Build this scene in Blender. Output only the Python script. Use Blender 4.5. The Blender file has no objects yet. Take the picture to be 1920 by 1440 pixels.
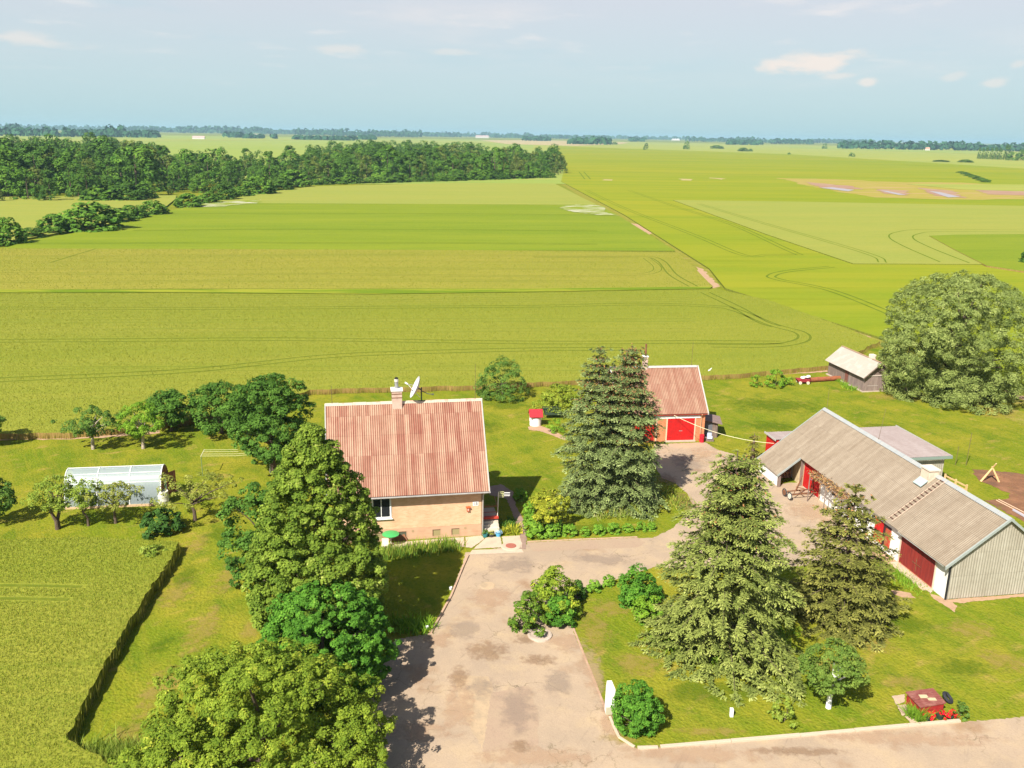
import bpy, math
import numpy as np
from mathutils import Matrix, Vector, Quaternion
C = bpy.context.scene.collection
SC = bpy.context.scene
rs = np.random.RandomState
pi = math.pi

# ------------------------------------------------------------------ camera
H = 30.0
FPX, PITCH, ROLL = 1660.58, .2749, .0164          # focal length in px of a 1920 px wide frame
Fv = np.array([0, math.cos(PITCH), -math.sin(PITCH)]); R0 = np.array([1., 0, 0]); U0 = np.cross(R0, Fv)
Rv = math.cos(ROLL)*R0+math.sin(ROLL)*U0; Uv = np.cross(Rv, Fv); CP = np.array([0, 0, H])
cam = bpy.data.cameras.new("camera"); camo = bpy.data.objects.new("camera", cam); C.objects.link(camo)
cam.sensor_fit = 'HORIZONTAL'; cam.sensor_width = 36; cam.lens = 36*FPX/1920
cam.clip_start = .5; cam.clip_end = 60000
camo.matrix_world = Matrix([[Rv[i], Uv[i], -Fv[i], CP[i]] for i in range(3)]+[[0, 0, 0, 1]])
SC.camera = camo

# ------------------------------------------------------------------ light, sky, exposure
SUN = Vector((-.531, -.86, 1.0)).normalized()
sd = bpy.data.lights.new("sun", 'SUN'); sd.energy = 4.8; sd.angle = math.radians(.55); sd.color = (1, .95, .86)
so = bpy.data.objects.new("sun", sd); C.objects.link(so); so.rotation_mode = 'QUATERNION'
so.rotation_quaternion = SUN.to_track_quat('Z', 'Y'); so.location = (0, 0, 60)
W = bpy.data.worlds.new("World"); SC.world = W; W.use_nodes = True
SC.view_settings.view_transform = 'Standard'; SC.view_settings.look = 'None'
SC.view_settings.gamma = 1; SC.view_settings.exposure = .90
try: SC.view_settings.use_curve_mapping = False
except Exception: pass
cy = SC.cycles
cy.max_bounces = 5; cy.diffuse_bounces = 2; cy.glossy_bounces = 2; cy.transmission_bounces = 4
cy.transparent_max_bounces = 8; cy.volume_bounces = 0; cy.caustics_reflective = False; cy.caustics_refractive = False

def N(nt, typ, **kw):
    n = nt.nodes.new(typ)
    for k, v in kw.items():
        if k[:2] == 'i_':
            key = k[2:]; key = int(key) if key.isdigit() else key
            n.inputs[key].default_value = v
        else: setattr(n, k, v)
    return n
def col(c): return (c[0], c[1], c[2], 1)

def build_world():
    nt = W.node_tree; nt.nodes.clear(); L = nt.links
    sky = N(nt, 'ShaderNodeTexSky', sky_type='NISHITA', sun_disc=False, sun_elevation=math.radians(44.7),
            sun_rotation=math.radians(211.7), altitude=60, air_density=1.0, dust_density=1.6, ozone_density=1.2)
    sc = N(nt, 'ShaderNodeVectorMath', operation='SCALE'); sc.inputs['Scale'].default_value = .07
    L.new(sky.outputs[0], sc.inputs[0])
    tc = N(nt, 'ShaderNodeTexCoord'); sep = N(nt, 'ShaderNodeSeparateXYZ'); L.new(tc.outputs['Generated'], sep.inputs[0])
    # thin summer haze: pale cyan low down, greyish lavender above
    mr = N(nt, 'ShaderNodeMapRange', i_1=.0, i_2=.17); L.new(sep.outputs['Z'], mr.inputs[0])
    hz = N(nt, 'ShaderNodeMix', data_type='RGBA'); hz.inputs['A'].default_value = col((.272, .405, .435)); hz.inputs['B'].default_value = col((.41, .395, .43))
    L.new(mr.outputs[0], hz.inputs['Factor'])
    lowf = N(nt, 'ShaderNodeMapRange', interpolation_type='SMOOTHSTEP', i_1=.17, i_2=.50, i_3=.85, i_4=.0); L.new(sep.outputs['Z'], lowf.inputs[0])
    mh = N(nt, 'ShaderNodeMix', data_type='RGBA'); L.new(lowf.outputs[0], mh.inputs['Factor'])
    L.new(sc.outputs[0], mh.inputs['A']); L.new(hz.outputs['Result'], mh.inputs['B'])
    # faint clouds laid on a plane high above: direction / z
    dv = N(nt, 'ShaderNodeVectorMath', operation='DIVIDE'); zz = N(nt, 'ShaderNodeMath', operation='MAXIMUM', i_1=.02)
    L.new(sep.outputs['Z'], zz.inputs[0]); cb = N(nt, 'ShaderNodeCombineXYZ')
    za = N(nt, 'ShaderNodeMath', operation='ADD', i_1=.05); L.new(zz.outputs[0], za.inputs[0])
    for i in range(3): L.new(za.outputs[0], cb.inputs[i])
    L.new(tc.outputs['Generated'], dv.inputs[0]); L.new(cb.outputs[0], dv.inputs[1])
    prev = mh.outputs['Result']
    for (scl, off, lo, hi, c, s) in ((.55, (3, 1, 0), .5, .8, (.50, .46, .45), .55), (1.6, (1.7, 7.3, 0), .56, .78, (.56, .50, .47), .55),
                                     (.9, (9, 2, 4), .52, .75, (.20, .36, .42), .25)):
        mp = N(nt, 'ShaderNodeMapping'); mp.inputs['Location'].default_value = off; mp.inputs['Scale'].default_value = (1, .8, 0)
        L.new(dv.outputs[0], mp.inputs[0])
        no = N(nt, 'ShaderNodeTexNoise', i_Scale=scl, i_Detail=7.0, i_Roughness=.55); L.new(mp.outputs[0], no.inputs['Vector'])
        r = N(nt, 'ShaderNodeMapRange', interpolation_type='SMOOTHSTEP', i_1=lo, i_2=hi, i_3=0., i_4=s); L.new(no.outputs[0], r.inputs[0])
        fz = N(nt, 'ShaderNodeMapRange', interpolation_type='SMOOTHSTEP', i_1=.02, i_2=.12); L.new(sep.outputs['Z'], fz.inputs[0])
        mq = N(nt, 'ShaderNodeMath', operation='MULTIPLY'); L.new(r.outputs[0], mq.inputs[0]); L.new(fz.outputs[0], mq.inputs[1])
        mu = N(nt, 'ShaderNodeMath', operation='MULTIPLY'); L.new(mq.outputs[0], mu.inputs[0]); L.new(lowf.outputs[0], mu.inputs[1])
        m = N(nt, 'ShaderNodeMix', data_type='RGBA'); m.inputs['B'].default_value = col(c)
        L.new(mu.outputs[0], m.inputs['Factor']); L.new(prev, m.inputs['A']); prev = m.outputs['Result']
    for (u, v_, wx, wy, st) in ((1525, 118, 118, 17, .95), (1490, 112, 55, 15, .5), (1628, 155, 16, 9, .7), (1570, 143, 26, 6, .5), (1862, 155, 22, 10, .5), (1790, 142, 20, 8, .35), (60, 74, 85, 13, .5), (640, 92, 60, 10, .45), (850, 98, 60, 7, .35), (1908, 122, 16, 8, .4)):
        dd = ray(u, v_); dd = dd/np.linalg.norm(dd); ex = Rv*1.; ey = Uv*1.
        def dot(vec, k):
            n = N(nt, 'ShaderNodeVectorMath', operation='DOT_PRODUCT'); n.inputs[1].default_value = tuple(vec*k); L.new(tc.outputs['Generated'], n.inputs[0]); return n.outputs['Value']
        ax = N(nt, 'ShaderNodeMath', operation='SUBTRACT', i_1=float(dd@ex)*FPX/wx); L.new(dot(ex, FPX/wx), ax.inputs[0])
        ay = N(nt, 'ShaderNodeMath', operation='SUBTRACT', i_1=float(dd@ey)*FPX/wy); L.new(dot(ey, FPX/wy), ay.inputs[0])
        cb2 = N(nt, 'ShaderNodeCombineXYZ'); L.new(ax.outputs[0], cb2.inputs[0]); L.new(ay.outputs[0], cb2.inputs[1]); cb2.inputs[2].default_value = 0
        ln = N(nt, 'ShaderNodeVectorMath', operation='LENGTH'); L.new(cb2.outputs[0], ln.inputs[0])
        no = N(nt, 'ShaderNodeTexNoise', i_Scale=26., i_Detail=6., i_Roughness=.6); mp = N(nt, 'ShaderNodeMapping'); mp.inputs['Scale'].default_value = (1, 1, 2.6); L.new(tc.outputs['Generated'], mp.inputs[0]); L.new(mp.outputs[0], no.inputs['Vector'])
        nn = N(nt, 'ShaderNodeMath', operation='MULTIPLY_ADD', i_1=-2.2, i_2=1.1); L.new(no.outputs[0], nn.inputs[0])
        sm = N(nt, 'ShaderNodeMath', operation='ADD'); L.new(ln.outputs['Value'], sm.inputs[0]); L.new(nn.outputs[0], sm.inputs[1])
        r = N(nt, 'ShaderNodeMapRange', interpolation_type='SMOOTHSTEP', i_1=.25, i_2=1.05, i_3=st, i_4=0.); L.new(sm.outputs[0], r.inputs[0])
        m = N(nt, 'ShaderNodeMix', data_type='RGBA'); m.inputs['B'].default_value = col((.50, .455, .42)); L.new(r.outputs[0], m.inputs['Factor']); L.new(prev, m.inputs['A']); prev = m.outputs['Result']
    bg = N(nt, 'ShaderNodeBackground', i_Strength=1.0); L.new(prev, bg.inputs[0])
    out = N(nt, 'ShaderNodeOutputWorld'); L.new(bg.outputs[0], out.inputs[0])

# ------------------------------------------------------------------ pixel -> place helpers
def ray(u, v): return Fv*FPX+Rv*(u-960)-Uv*(v-720)
build_world()
def gp(u, v, z=0.):
    d = ray(u, v); return CP+d*((z-H)/d[2])
def pj(P):
    q = np.asarray(P, float)-CP; d = q@Fv; return 960+FPX*(q@Rv)/d, 720-FPX*(q@Uv)/d
def ppm(b): return FPX/((np.array([b[0], b[1], 0])-CP)@Fv)
def height(b, vt):
    lo, hi = 0., 60.
    for _ in range(40):
        m = (lo+hi)/2
        if pj([b[0], b[1], m])[1] > vt: lo = m
        else: hi = m
    return lo

# ------------------------------------------------------------------ object helpers
def prop(o, label=None, cat=None, group=None, kind=None):
    if label: o['label'] = label
    if cat: o['category'] = cat
    if group: o['group'] = group
    if kind: o['kind'] = kind
    return o
def empty(name, loc=(0, 0, 0), rz=0., label=None, cat=None, group=None, kind=None):
    o = bpy.data.objects.new(name, None); C.objects.link(o); o.location = loc; o.rotation_euler = (0, 0, rz)
    o.empty_display_size = .3
    return prop(o, label, cat, group, kind)
def copy_tree(o, parent=None):
    c = o.copy(); C.objects.link(c); c.parent = parent
    for ch in o.children: copy_tree(ch, c)
    return c

def mesh_np(name, V, Fc, mat, parent=None, uv=None, tint=None, smooth=False, loc=None, fm=None):
    """V (n,3); Fc (m,k) or list of lists"""
    me = bpy.data.meshes.new(name)
    V = np.asarray(V, np.float32)
    if isinstance(Fc, np.ndarray):
        m, k = Fc.shape; idx = Fc.ravel(); st = np.arange(m)*k; tot = np.full(m, k)
    else:
        tot = np.array([len(f) for f in Fc]); st = np.concatenate([[0], np.cumsum(tot)[:-1]]); idx = np.concatenate([np.array(f) for f in Fc]); m = len(Fc)
    me.vertices.add(len(V)); me.vertices.foreach_set('co', V.ravel())
    me.loops.add(len(idx)); me.loops.foreach_set('vertex_index', idx.astype(np.int32))
    me.polygons.add(m); me.polygons.foreach_set('loop_start', st.astype(np.int32)); me.polygons.foreach_set('loop_total', tot.astype(np.int32))
    me.polygons.foreach_set('use_smooth', np.full(m, bool(smooth)))
    if uv is not None:
        ul = me.uv_layers.new(name='UVMap'); ul.data.foreach_set('uv', np.asarray(uv, np.float32)[idx].ravel())
    if tint is not None:
        a = me.attributes.new('tint', 'FLOAT', 'FACE'); a.data.foreach_set('value', np.asarray(tint, np.float32))
    for mm in (mat if isinstance(mat, (list, tuple)) else [mat]): me.materials.append(mm)
    if fm is not None: me.polygons.foreach_set('material_index', np.asarray(fm, np.int32))
    me.update(calc_edges=True); me.validate()
    o = bpy.data.objects.new(name, me); C.objects.link(o)
    if parent: o.parent = parent
    if loc is not None: o.location = loc
    return o

class MB:
    def __init__(s): s.v = []; s.f = []
    def add(s, vs, fs):
        n = len(s.v); s.v += [tuple(map(float, q)) for q in vs]; s.f += [[i+n for i in f] for f in fs]; return s
    def box(s, x0, x1, y0, y1, z0, z1):
        return s.add([(x0, y0, z0), (x1, y0, z0), (x1, y1, z0), (x0, y1, z0), (x0, y0, z1), (x1, y0, z1), (x1, y1, z1), (x0, y1, z1)],
                     [(0, 3, 2, 1), (4, 5, 6, 7), (0, 1, 5, 4), (1, 2, 6, 5), (2, 3, 7, 6), (3, 0, 4, 7)])
    def hexa(s, b, t):
        return s.add(list(b)+list(t), [(0, 3, 2, 1), (4, 5, 6, 7), (0, 1, 5, 4), (1, 2, 6, 5), (2, 3, 7, 6), (3, 0, 4, 7)])
    def prism(s, pts, d):
        n = len(pts); d = np.array(d, float)
        return s.add([tuple(p) for p in pts]+[tuple(np.array(p)+d) for p in pts],
                     [list(range(n))[::-1], list(range(n, 2*n))]+[(i, (i+1) % n, n+(i+1) % n, n+i) for i in range(n)])
    def tube(s, pts, rad, n=8, cap=True):
        pts = [np.array(p, float) for p in pts]
        if not isinstance(rad, (list, tuple, np.ndarray)): rad = [rad]*len(pts)
        base = len(s.v); prev = None
        for i, p in enumerate(pts):
            d = pts[min(i+1, len(pts)-1)]-pts[max(i-1, 0)]; d = d/(np.linalg.norm(d)+1e-9)
            a = prev if prev is not None else (np.array([1., 0, 0]) if abs(d[0]) < .8 else np.array([0, 1., 0]))
            a = a-d*(a@d); a /= np.linalg.norm(a)+1e-9; prev = a; b = np.cross(d, a)
            for k in range(n):
                t = 2*pi*k/n; s.v.append(tuple(p+(a*math.cos(t)+b*math.sin(t))*rad[i]))
        for i in range(len(pts)-1):
            for k in range(n):
                s.f.append([base+i*n+k, base+i*n+(k+1) % n, base+(i+1)*n+(k+1) % n, base+(i+1)*n+k])
        if cap: s.f.append([base+k for k in range(n)][::-1]); s.f.append([base+(len(pts)-1)*n+k for k in range(n)])
        return s
    def lathe(s, prof, c=(0, 0, 0), n=20):
        base = len(s.v)
        for r, z in prof:
            for k in range(n):
                t = 2*pi*k/n; s.v.append((c[0]+r*math.cos(t), c[1]+r*math.sin(t), c[2]+z))
        for i in range(len(prof)-1):
            for k in range(n): s.f.append([base+i*n+k, base+i*n+(k+1) % n, base+(i+1)*n+(k+1) % n, base+(i+1)*n+k])
        return s
    def build_each(s, name, mat, parent=None):
        out = []
        for i in range(0, len(s.v), 8):
            out.append(mesh_np(name, s.v[i:i+8], [[k-i for k in f] for f in s.f if i <= f[0] < i+8], mat, parent))
        return out[0]
    def build(s, name, mat, parent=None, smooth=False, loc=None, bevel=0):
        o = mesh_np(name, s.v, s.f, mat, parent, smooth=smooth, loc=loc)
        if bevel:
            b = o.modifiers.new('bevel', 'BEVEL'); b.width = bevel; b.segments = 2; b.limit_method = 'ANGLE'
        return o

# ------------------------------------------------------------------ materials
def nmat(name, base, layers=(), rough=.85, bump=None, spec=.25, coord='Object', rot=0., metal=0., cracks=0):
    """base colour, then layers (colour, scale, lo, hi, strength[, detail]) mixed in by noise; bump=(scale, distance)"""
    m = bpy.data.materials.new(name); m.use_nodes = True; nt = m.node_tree; L = nt.links
    bs = nt.nodes['Principled BSDF']; bs.inputs['Roughness'].default_value = rough; bs.inputs['Specular IOR Level'].default_value = spec
    bs.inputs['Metallic'].default_value = metal
    tc = N(nt, 'ShaderNodeTexCoord'); prev = None
    rgb = N(nt, 'ShaderNodeRGB'); rgb.outputs[0].default_value = col(base); prev = rgb.outputs[0]
    def mapped(sc, off):
        r_ = N(nt, 'ShaderNodeMapping'); r_.inputs['Rotation'].default_value = (0, 0, rot); L.new(tc.outputs[coord], r_.inputs[0])
        mp = N(nt, 'ShaderNodeMapping'); mp.inputs['Scale'].default_value = sc if isinstance(sc, tuple) else (sc, sc, sc)
        mp.inputs['Location'].default_value = (off*3.1, off*1.7, off*2.3); L.new(r_.outputs[0], mp.inputs[0]); return mp.outputs[0]
    for i, ly in enumerate(layers):
        c, sc, lo, hi, st = ly[:5]; det = ly[5] if len(ly) > 5 else 4.
        no = N(nt, 'ShaderNodeTexNoise', i_Scale=1., i_Detail=float(det), i_Roughness=.6); L.new(mapped(sc, i+1.3), no.inputs['Vector'])
        r = N(nt, 'ShaderNodeMapRange', i_1=lo, i_2=hi, i_3=0., i_4=st); L.new(no.outputs[0], r.inputs[0])
        mx = N(nt, 'ShaderNodeMix', data_type='RGBA'); mx.inputs['B'].default_value = col(c)
        L.new(r.outputs[0], mx.inputs['Factor']); L.new(prev, mx.inputs['A']); prev = mx.outputs['Result']
    if cracks:
        wn_ = N(nt, 'ShaderNodeTexNoise', i_Scale=1.2, i_Detail=4.); L.new(tc.outputs[coord], wn_.inputs['Vector'])
        wa = N(nt, 'ShaderNodeVectorMath', operation='MULTIPLY_ADD'); wa.inputs[1].default_value = (1.6,)*3; L.new(wn_.outputs['Color'], wa.inputs[0]); L.new(tc.outputs[coord], wa.inputs[2])
        vo = N(nt, 'ShaderNodeTexVoronoi', feature='DISTANCE_TO_EDGE', i_Scale=cracks); L.new(wa.outputs[0], vo.inputs['Vector'])
        r1 = N(nt, 'ShaderNodeMapRange', i_1=.0, i_2=.012, i_3=.8, i_4=0.); L.new(vo.outputs['Distance'], r1.inputs[0])
        n4 = N(nt, 'ShaderNodeTexNoise', i_Scale=.22, i_Detail=3.); L.new(tc.outputs[coord], n4.inputs['Vector']); r4 = N(nt, 'ShaderNodeMapRange', i_1=.45, i_2=.6, i_3=0., i_4=1.); L.new(n4.outputs[0], r4.inputs[0])
        mu4 = N(nt, 'ShaderNodeMath', operation='MULTIPLY'); L.new(r1.outputs[0], mu4.inputs[0]); L.new(r4.outputs[0], mu4.inputs[1])
        mx = N(nt, 'ShaderNodeMix', data_type='RGBA'); mx.inputs['B'].default_value = (.13, .10, .05, 1); L.new(mu4.outputs[0], mx.inputs['Factor']); L.new(prev, mx.inputs['A']); prev = mx.outputs['Result']
    L.new(prev, bs.inputs['Base Color'])
    if bump:
        no = N(nt, 'ShaderNodeTexNoise', i_Scale=1., i_Detail=3.); L.new(mapped(bump[0], 9.7), no.inputs['Vector'])
        b = N(nt, 'ShaderNodeBump', i_Strength=1., i_Distance=bump[1]); L.new(no.outputs[0], b.inputs['Height']); L.new(b.outputs[0], bs.inputs['Normal'])
    return m

def leafmat(name, a, b, trans=.22, rough=.55, c=None):
    m = bpy.data.materials.new(name); m.use_nodes = True; nt = m.node_tree; L = nt.links
    bs = nt.nodes['Principled BSDF']; bs.inputs['Roughness'].default_value = rough+.2; bs.inputs['Specular IOR Level'].default_value = .07
    at = N(nt, 'ShaderNodeAttribute', attribute_name='tint')
    cr = N(nt, 'ShaderNodeValToRGB'); e = cr.color_ramp.elements; e[0].color = col(a); e[1].color = col(b)
    if c is not None:
        e[1].position = .8; n = cr.color_ramp.elements.new(1.); n.color = col(c)
    L.new(at.outputs['Fac'], cr.inputs[0]); L.new(cr.outputs[0], bs.inputs['Base Color'])
    tr = N(nt, 'ShaderNodeBsdfTranslucent'); L.new(cr.outputs[0], tr.inputs[0])
    mx = N(nt, 'ShaderNodeMixShader', i_0=trans); L.new(bs.outputs[0], mx.inputs[1]); L.new(tr.outputs[0], mx.inputs[2])
    L.new(mx.outputs[0], nt.nodes['Material Output'].inputs[0])
    return m

def brickmat(name, c1, c2, mortar, bw=.27, bh=.085, ms=.008):
    m = bpy.data.materials.new(name); m.use_nodes = True; nt = m.node_tree; L = nt.links
    bs = nt.nodes['Principled BSDF']; bs.inputs['Roughness'].default_value = .9; bs.inputs['Specular IOR Level'].default_value = .15
    tc = N(nt, 'ShaderNodeTexCoord'); sp = N(nt, 'ShaderNodeSeparateXYZ'); L.new(tc.outputs['Object'], sp.inputs[0])
    ad = N(nt, 'ShaderNodeMath', operation='ADD'); L.new(sp.outputs[0], ad.inputs[0]); L.new(sp.outputs[1], ad.inputs[1])
    cb = N(nt, 'ShaderNodeCombineXYZ'); L.new(ad.outputs[0], cb.inputs[0]); L.new(sp.outputs[2], cb.inputs[1])
    br = N(nt, 'ShaderNodeTexBrick', i_Scale=1.); br.inputs['Color1'].default_value = col(c1); br.inputs['Color2'].default_value = col(c2)
    br.inputs['Mortar'].default_value = col(mortar); br.inputs['Mortar Size'].default_value = ms
    br.inputs['Brick Width'].default_value = bw; br.inputs['Row Height'].default_value = bh; br.inputs['Bias'].default_value = -.1
    L.new(cb.outputs[0], br.inputs['Vector'])
    no = N(nt, 'ShaderNodeTexNoise', i_Scale=1.3, i_Detail=5.); L.new(tc.outputs['Object'], no.inputs['Vector'])
    mx = N(nt, 'ShaderNodeMix', data_type='RGBA', blend_type='MULTIPLY'); r = N(nt, 'ShaderNodeMapRange', i_1=.4, i_2=.7, i_3=0., i_4=.5)
    L.new(no.outputs[0], r.inputs[0]); L.new(r.outputs[0], mx.inputs['Factor']); L.new(br.outputs[0], mx.inputs['A'])
    mx.inputs['B'].default_value = (.8, .72, .66, 1); L.new(mx.outputs['Result'], bs.inputs['Base Color'])
    b = N(nt, 'ShaderNodeBump', i_Strength=.6, i_Distance=.01); L.new(br.outputs['Fac'], b.inputs['Height']); b.invert = True
    L.new(b.outputs[0], bs.inputs['Normal'])
    return m

def sheetmat(name, cA, cB, cC, su=1.0, sv=1.6, wl=.16, crest=None, streak=.5, rough=.8, pw=.35, rib=1.3):
    """corrugated sheets: every sheet its own fade, worn crests, dirty laps. UV in metres"""
    m = bpy.data.materials.new(name); m.use_nodes = True; nt = m.node_tree; L = nt.links
    bs = nt.nodes['Principled BSDF']; bs.inputs['Roughness'].default_value = rough; bs.inputs['Specular IOR Level'].default_value = .2
    uv = N(nt, 'ShaderNodeUVMap', uv_map='UVMap'); sp = N(nt, 'ShaderNodeSeparateXYZ'); L.new(uv.outputs[0], sp.inputs[0])
    def fl(o, s):
        d = N(nt, 'ShaderNodeMath', operation='DIVIDE', i_1=s); L.new(o, d.inputs[0]); f = N(nt, 'ShaderNodeMath', operation='FLOOR'); L.new(d.outputs[0], f.inputs[0]); return f.outputs[0], d.outputs[0]
    fu, du = fl(sp.outputs[0], su); fv, dv = fl(sp.outputs[1], sv)
    cb = N(nt, 'ShaderNodeCombineXYZ'); L.new(fu, cb.inputs[0]); L.new(fv, cb.inputs[1])
    wn_ = N(nt, 'ShaderNodeTexWhiteNoise', noise_dimensions='2D'); L.new(cb.outputs[0], wn_.inputs['Vector'])
    wc = N(nt, 'ShaderNodeTexWhiteNoise', noise_dimensions='1D'); L.new(fu, wc.inputs['W'])
    big = N(nt, 'ShaderNodeTexNoise', i_Scale=.28, i_Detail=3.); L.new(uv.outputs[0], big.inputs['Vector'])
    s1 = N(nt, 'ShaderNodeMath', operation='MULTIPLY', i_1=pw); L.new(wn_.outputs[0], s1.inputs[0]); s2 = N(nt, 'ShaderNodeMath', operation='MULTIPLY_ADD', i_1=.30); L.new(wc.outputs[0], s2.inputs[0]); L.new(s1.outputs[0], s2.inputs[2])
    wn = N(nt, 'ShaderNodeMath', operation='MULTIPLY_ADD', i_1=.9-pw); L.new(big.outputs[0], wn.inputs[0]); L.new(s2.outputs[0], wn.inputs[2])
    cr = N(nt, 'ShaderNodeValToRGB'); e = cr.color_ramp.elements; e[0].color = col(cA); e[1].color = col(cC); e[0].position = .1; e[1].position = .95
    n = e.new(.5); n.color = col(cB); L.new(wn.outputs[0], cr.inputs[0])
    # long streaks of wear
    mp = N(nt, 'ShaderNodeMapping'); mp.inputs['Scale'].default_value = (5.5, .35, 1); L.new(uv.outputs[0], mp.inputs[0])
    no = N(nt, 'ShaderNodeTexNoise', i_Scale=1., i_Detail=5.); L.new(mp.outputs[0], no.inputs['Vector'])
    r = N(nt, 'ShaderNodeMapRange', i_1=.42, i_2=.68, i_3=0., i_4=streak); L.new(no.outputs[0], r.inputs[0])
    mx = N(nt, 'ShaderNodeMix', data_type='RGBA'); mx.inputs['B'].default_value = col(cC); L.new(r.outputs[0], mx.inputs['Factor']); L.new(cr.outputs[0], mx.inputs['A'])
    prev = mx.outputs['Result']
    if crest:
        s = N(nt, 'ShaderNodeMath', operation='MULTIPLY', i_1=2*pi/wl); L.new(sp.outputs[0], s.inputs[0])
        sn = N(nt, 'ShaderNodeMath', operation='COSINE'); L.new(s.outputs[0], sn.inputs[0])
        mp2 = N(nt, 'ShaderNodeMapping'); mp2.inputs['Scale'].default_value = (1.1, .45, 1); L.new(uv.outputs[0], mp2.inputs[0])
        n2 = N(nt, 'ShaderNodeTexNoise', i_Scale=1., i_Detail=4.); L.new(mp2.outputs[0], n2.inputs['Vector'])
        sub = N(nt, 'ShaderNodeMapRange', i_1=.3, i_2=.75, i_3=-.5, i_4=.9); L.new(n2.outputs[0], sub.inputs[0])
        ad = N(nt, 'ShaderNodeMath', operation='ADD'); L.new(sn.outputs[0], ad.inputs[0]); L.new(sub.outputs[0], ad.inputs[1])
        fr_, _d = fl(sp.outputs[0], wl*2); fv2, _d2 = fl(sp.outputs[1], sv*2); c3 = N(nt, 'ShaderNodeCombineXYZ'); L.new(fr_, c3.inputs[0]); L.new(fv2, c3.inputs[1])
        wr = N(nt, 'ShaderNodeTexWhiteNoise', noise_dimensions='2D'); L.new(c3.outputs[0], wr.inputs['Vector'])
        ad2 = N(nt, 'ShaderNodeMath', operation='MULTIPLY_ADD', i_1=rib); L.new(wr.outputs[0], ad2.inputs[0]); L.new(ad.outputs[0], ad2.inputs[2])
        rr = N(nt, 'ShaderNodeMapRange', i_1=.5, i_2=2.0, i_3=0., i_4=.9); L.new(ad2.outputs[0], rr.inputs[0])
        m2 = N(nt, 'ShaderNodeMix', data_type='RGBA'); m2.inputs['B'].default_value = col(crest); L.new(rr.outputs[0], m2.inputs['Factor']); L.new(prev, m2.inputs['A'])
        prev = m2.outputs['Result']
    # dirt line at the laps
    fr = N(nt, 'ShaderNodeMath', operation='FRACT'); L.new(dv, fr.inputs[0])
    lr = N(nt, 'ShaderNodeMapRange', i_1=.0, i_2=.035, i_3=.3, i_4=0.); L.new(fr.outputs[0], lr.inputs[0])
    m3 = N(nt, 'ShaderNodeMix', data_type='RGBA'); m3.inputs['B'].default_value = col((cA[0]*.4, cA[1]*.4, cA[2]*.4)); L.new(lr.outputs[0], m3.inputs['Factor']); L.new(prev, m3.inputs['A'])
    tc = N(nt, 'ShaderNodeTexCoord'); n3 = N(nt, 'ShaderNodeTexNoise', i_Scale=3., i_Detail=6.); L.new(tc.outputs['Object'], n3.inputs['Vector'])
    r3 = N(nt, 'ShaderNodeMapRange', i_1=.35, i_2=.75, i_3=0., i_4=.35); L.new(n3.outputs[0], r3.inputs[0])
    m4 = N(nt, 'ShaderNodeMix', data_type='RGBA', blend_type='MULTIPLY'); m4.inputs['B'].default_value = (.62, .58, .55, 1); L.new(r3.outputs[0], m4.inputs['Factor']); L.new(m3.outputs['Result'], m4.inputs['A'])
    L.new(m4.outputs['Result'], bs.inputs['Base Color'])
    return m

white = nmat('white_paint', (.78, .77, .73), [((.6, .57, .5), 2.5, .5, .75, .5)], rough=.7, bump=(30, .003))
trimw = nmat('pale_trim', (.40, .385, .35), [((.5, .5, .46), 4., .5, .7, .5)], rough=.6)
dark = nmat('dark_gap', (.02, .02, .02), rough=.9)
glass = nmat('window_glass', (.02, .022, .025), rough=.08, spec=.6)
greymetal = nmat('grey_metal', (.35, .35, .35), [((.2, .15, .12), 6., .5, .7, .5)], rough=.5, metal=.4)
rust = nmat('rusty_iron', (.20, .085, .04), [((.10, .05, .03), 9., .4, .7, .8), ((.33, .16, .08), 5., .55, .75, .6)], rough=.85)
wire = nmat('wire', (.10, .10, .10), rough=.6)
wood = nmat('old_wood', (.22, .16, .13), [((.11, .08, .07), (14, 14, .9), .4, .65, .8), ((.33, .26, .22), (9, 9, .6), .5, .75, .6)], rough=.9)
wood_new = nmat('pale_timber', (.62, .42, .20), [((.42, .26, .12), (8, 8, 1), .45, .7, .6)], rough=.8)
brown_wood = nmat('brown_timber', (.22, .10, .05), [((.13, .06, .03), (6, 6, 1), .4, .7, .7)], rough=.8)
concrete = nmat('old_concrete', (.46, .37, .29), [((.33, .26, .2), 1.2, .45, .7, .7), ((.55, .47, .4), 3., .55, .75, .5)], rough=.9, bump=(12, .01))
redpaint = nmat('red_paint', (.50, .012, .012), [((.33, .012, .012), 1.7, .4, .7, .6)], rough=.55)
darkred = nmat('oxide_red_boards', (.26, .028, .02), [((.15, .02, .018), (10, 10, .6), .4, .65, .8), ((.34, .07, .05), (6, 6, .8), .55, .75, .5)], rough=.75)
bark = nmat('bark', (.14, .10, .07), [((.07, .05, .04), (8, 8, 2), .4, .7, .8)], rough=.95, bump=(15, .02))
palebark = nmat('pale_bark', (.45, .38, .30), [((.2, .15, .11), (8, 8, 3), .45, .65, .8)], rough=.95)

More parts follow.
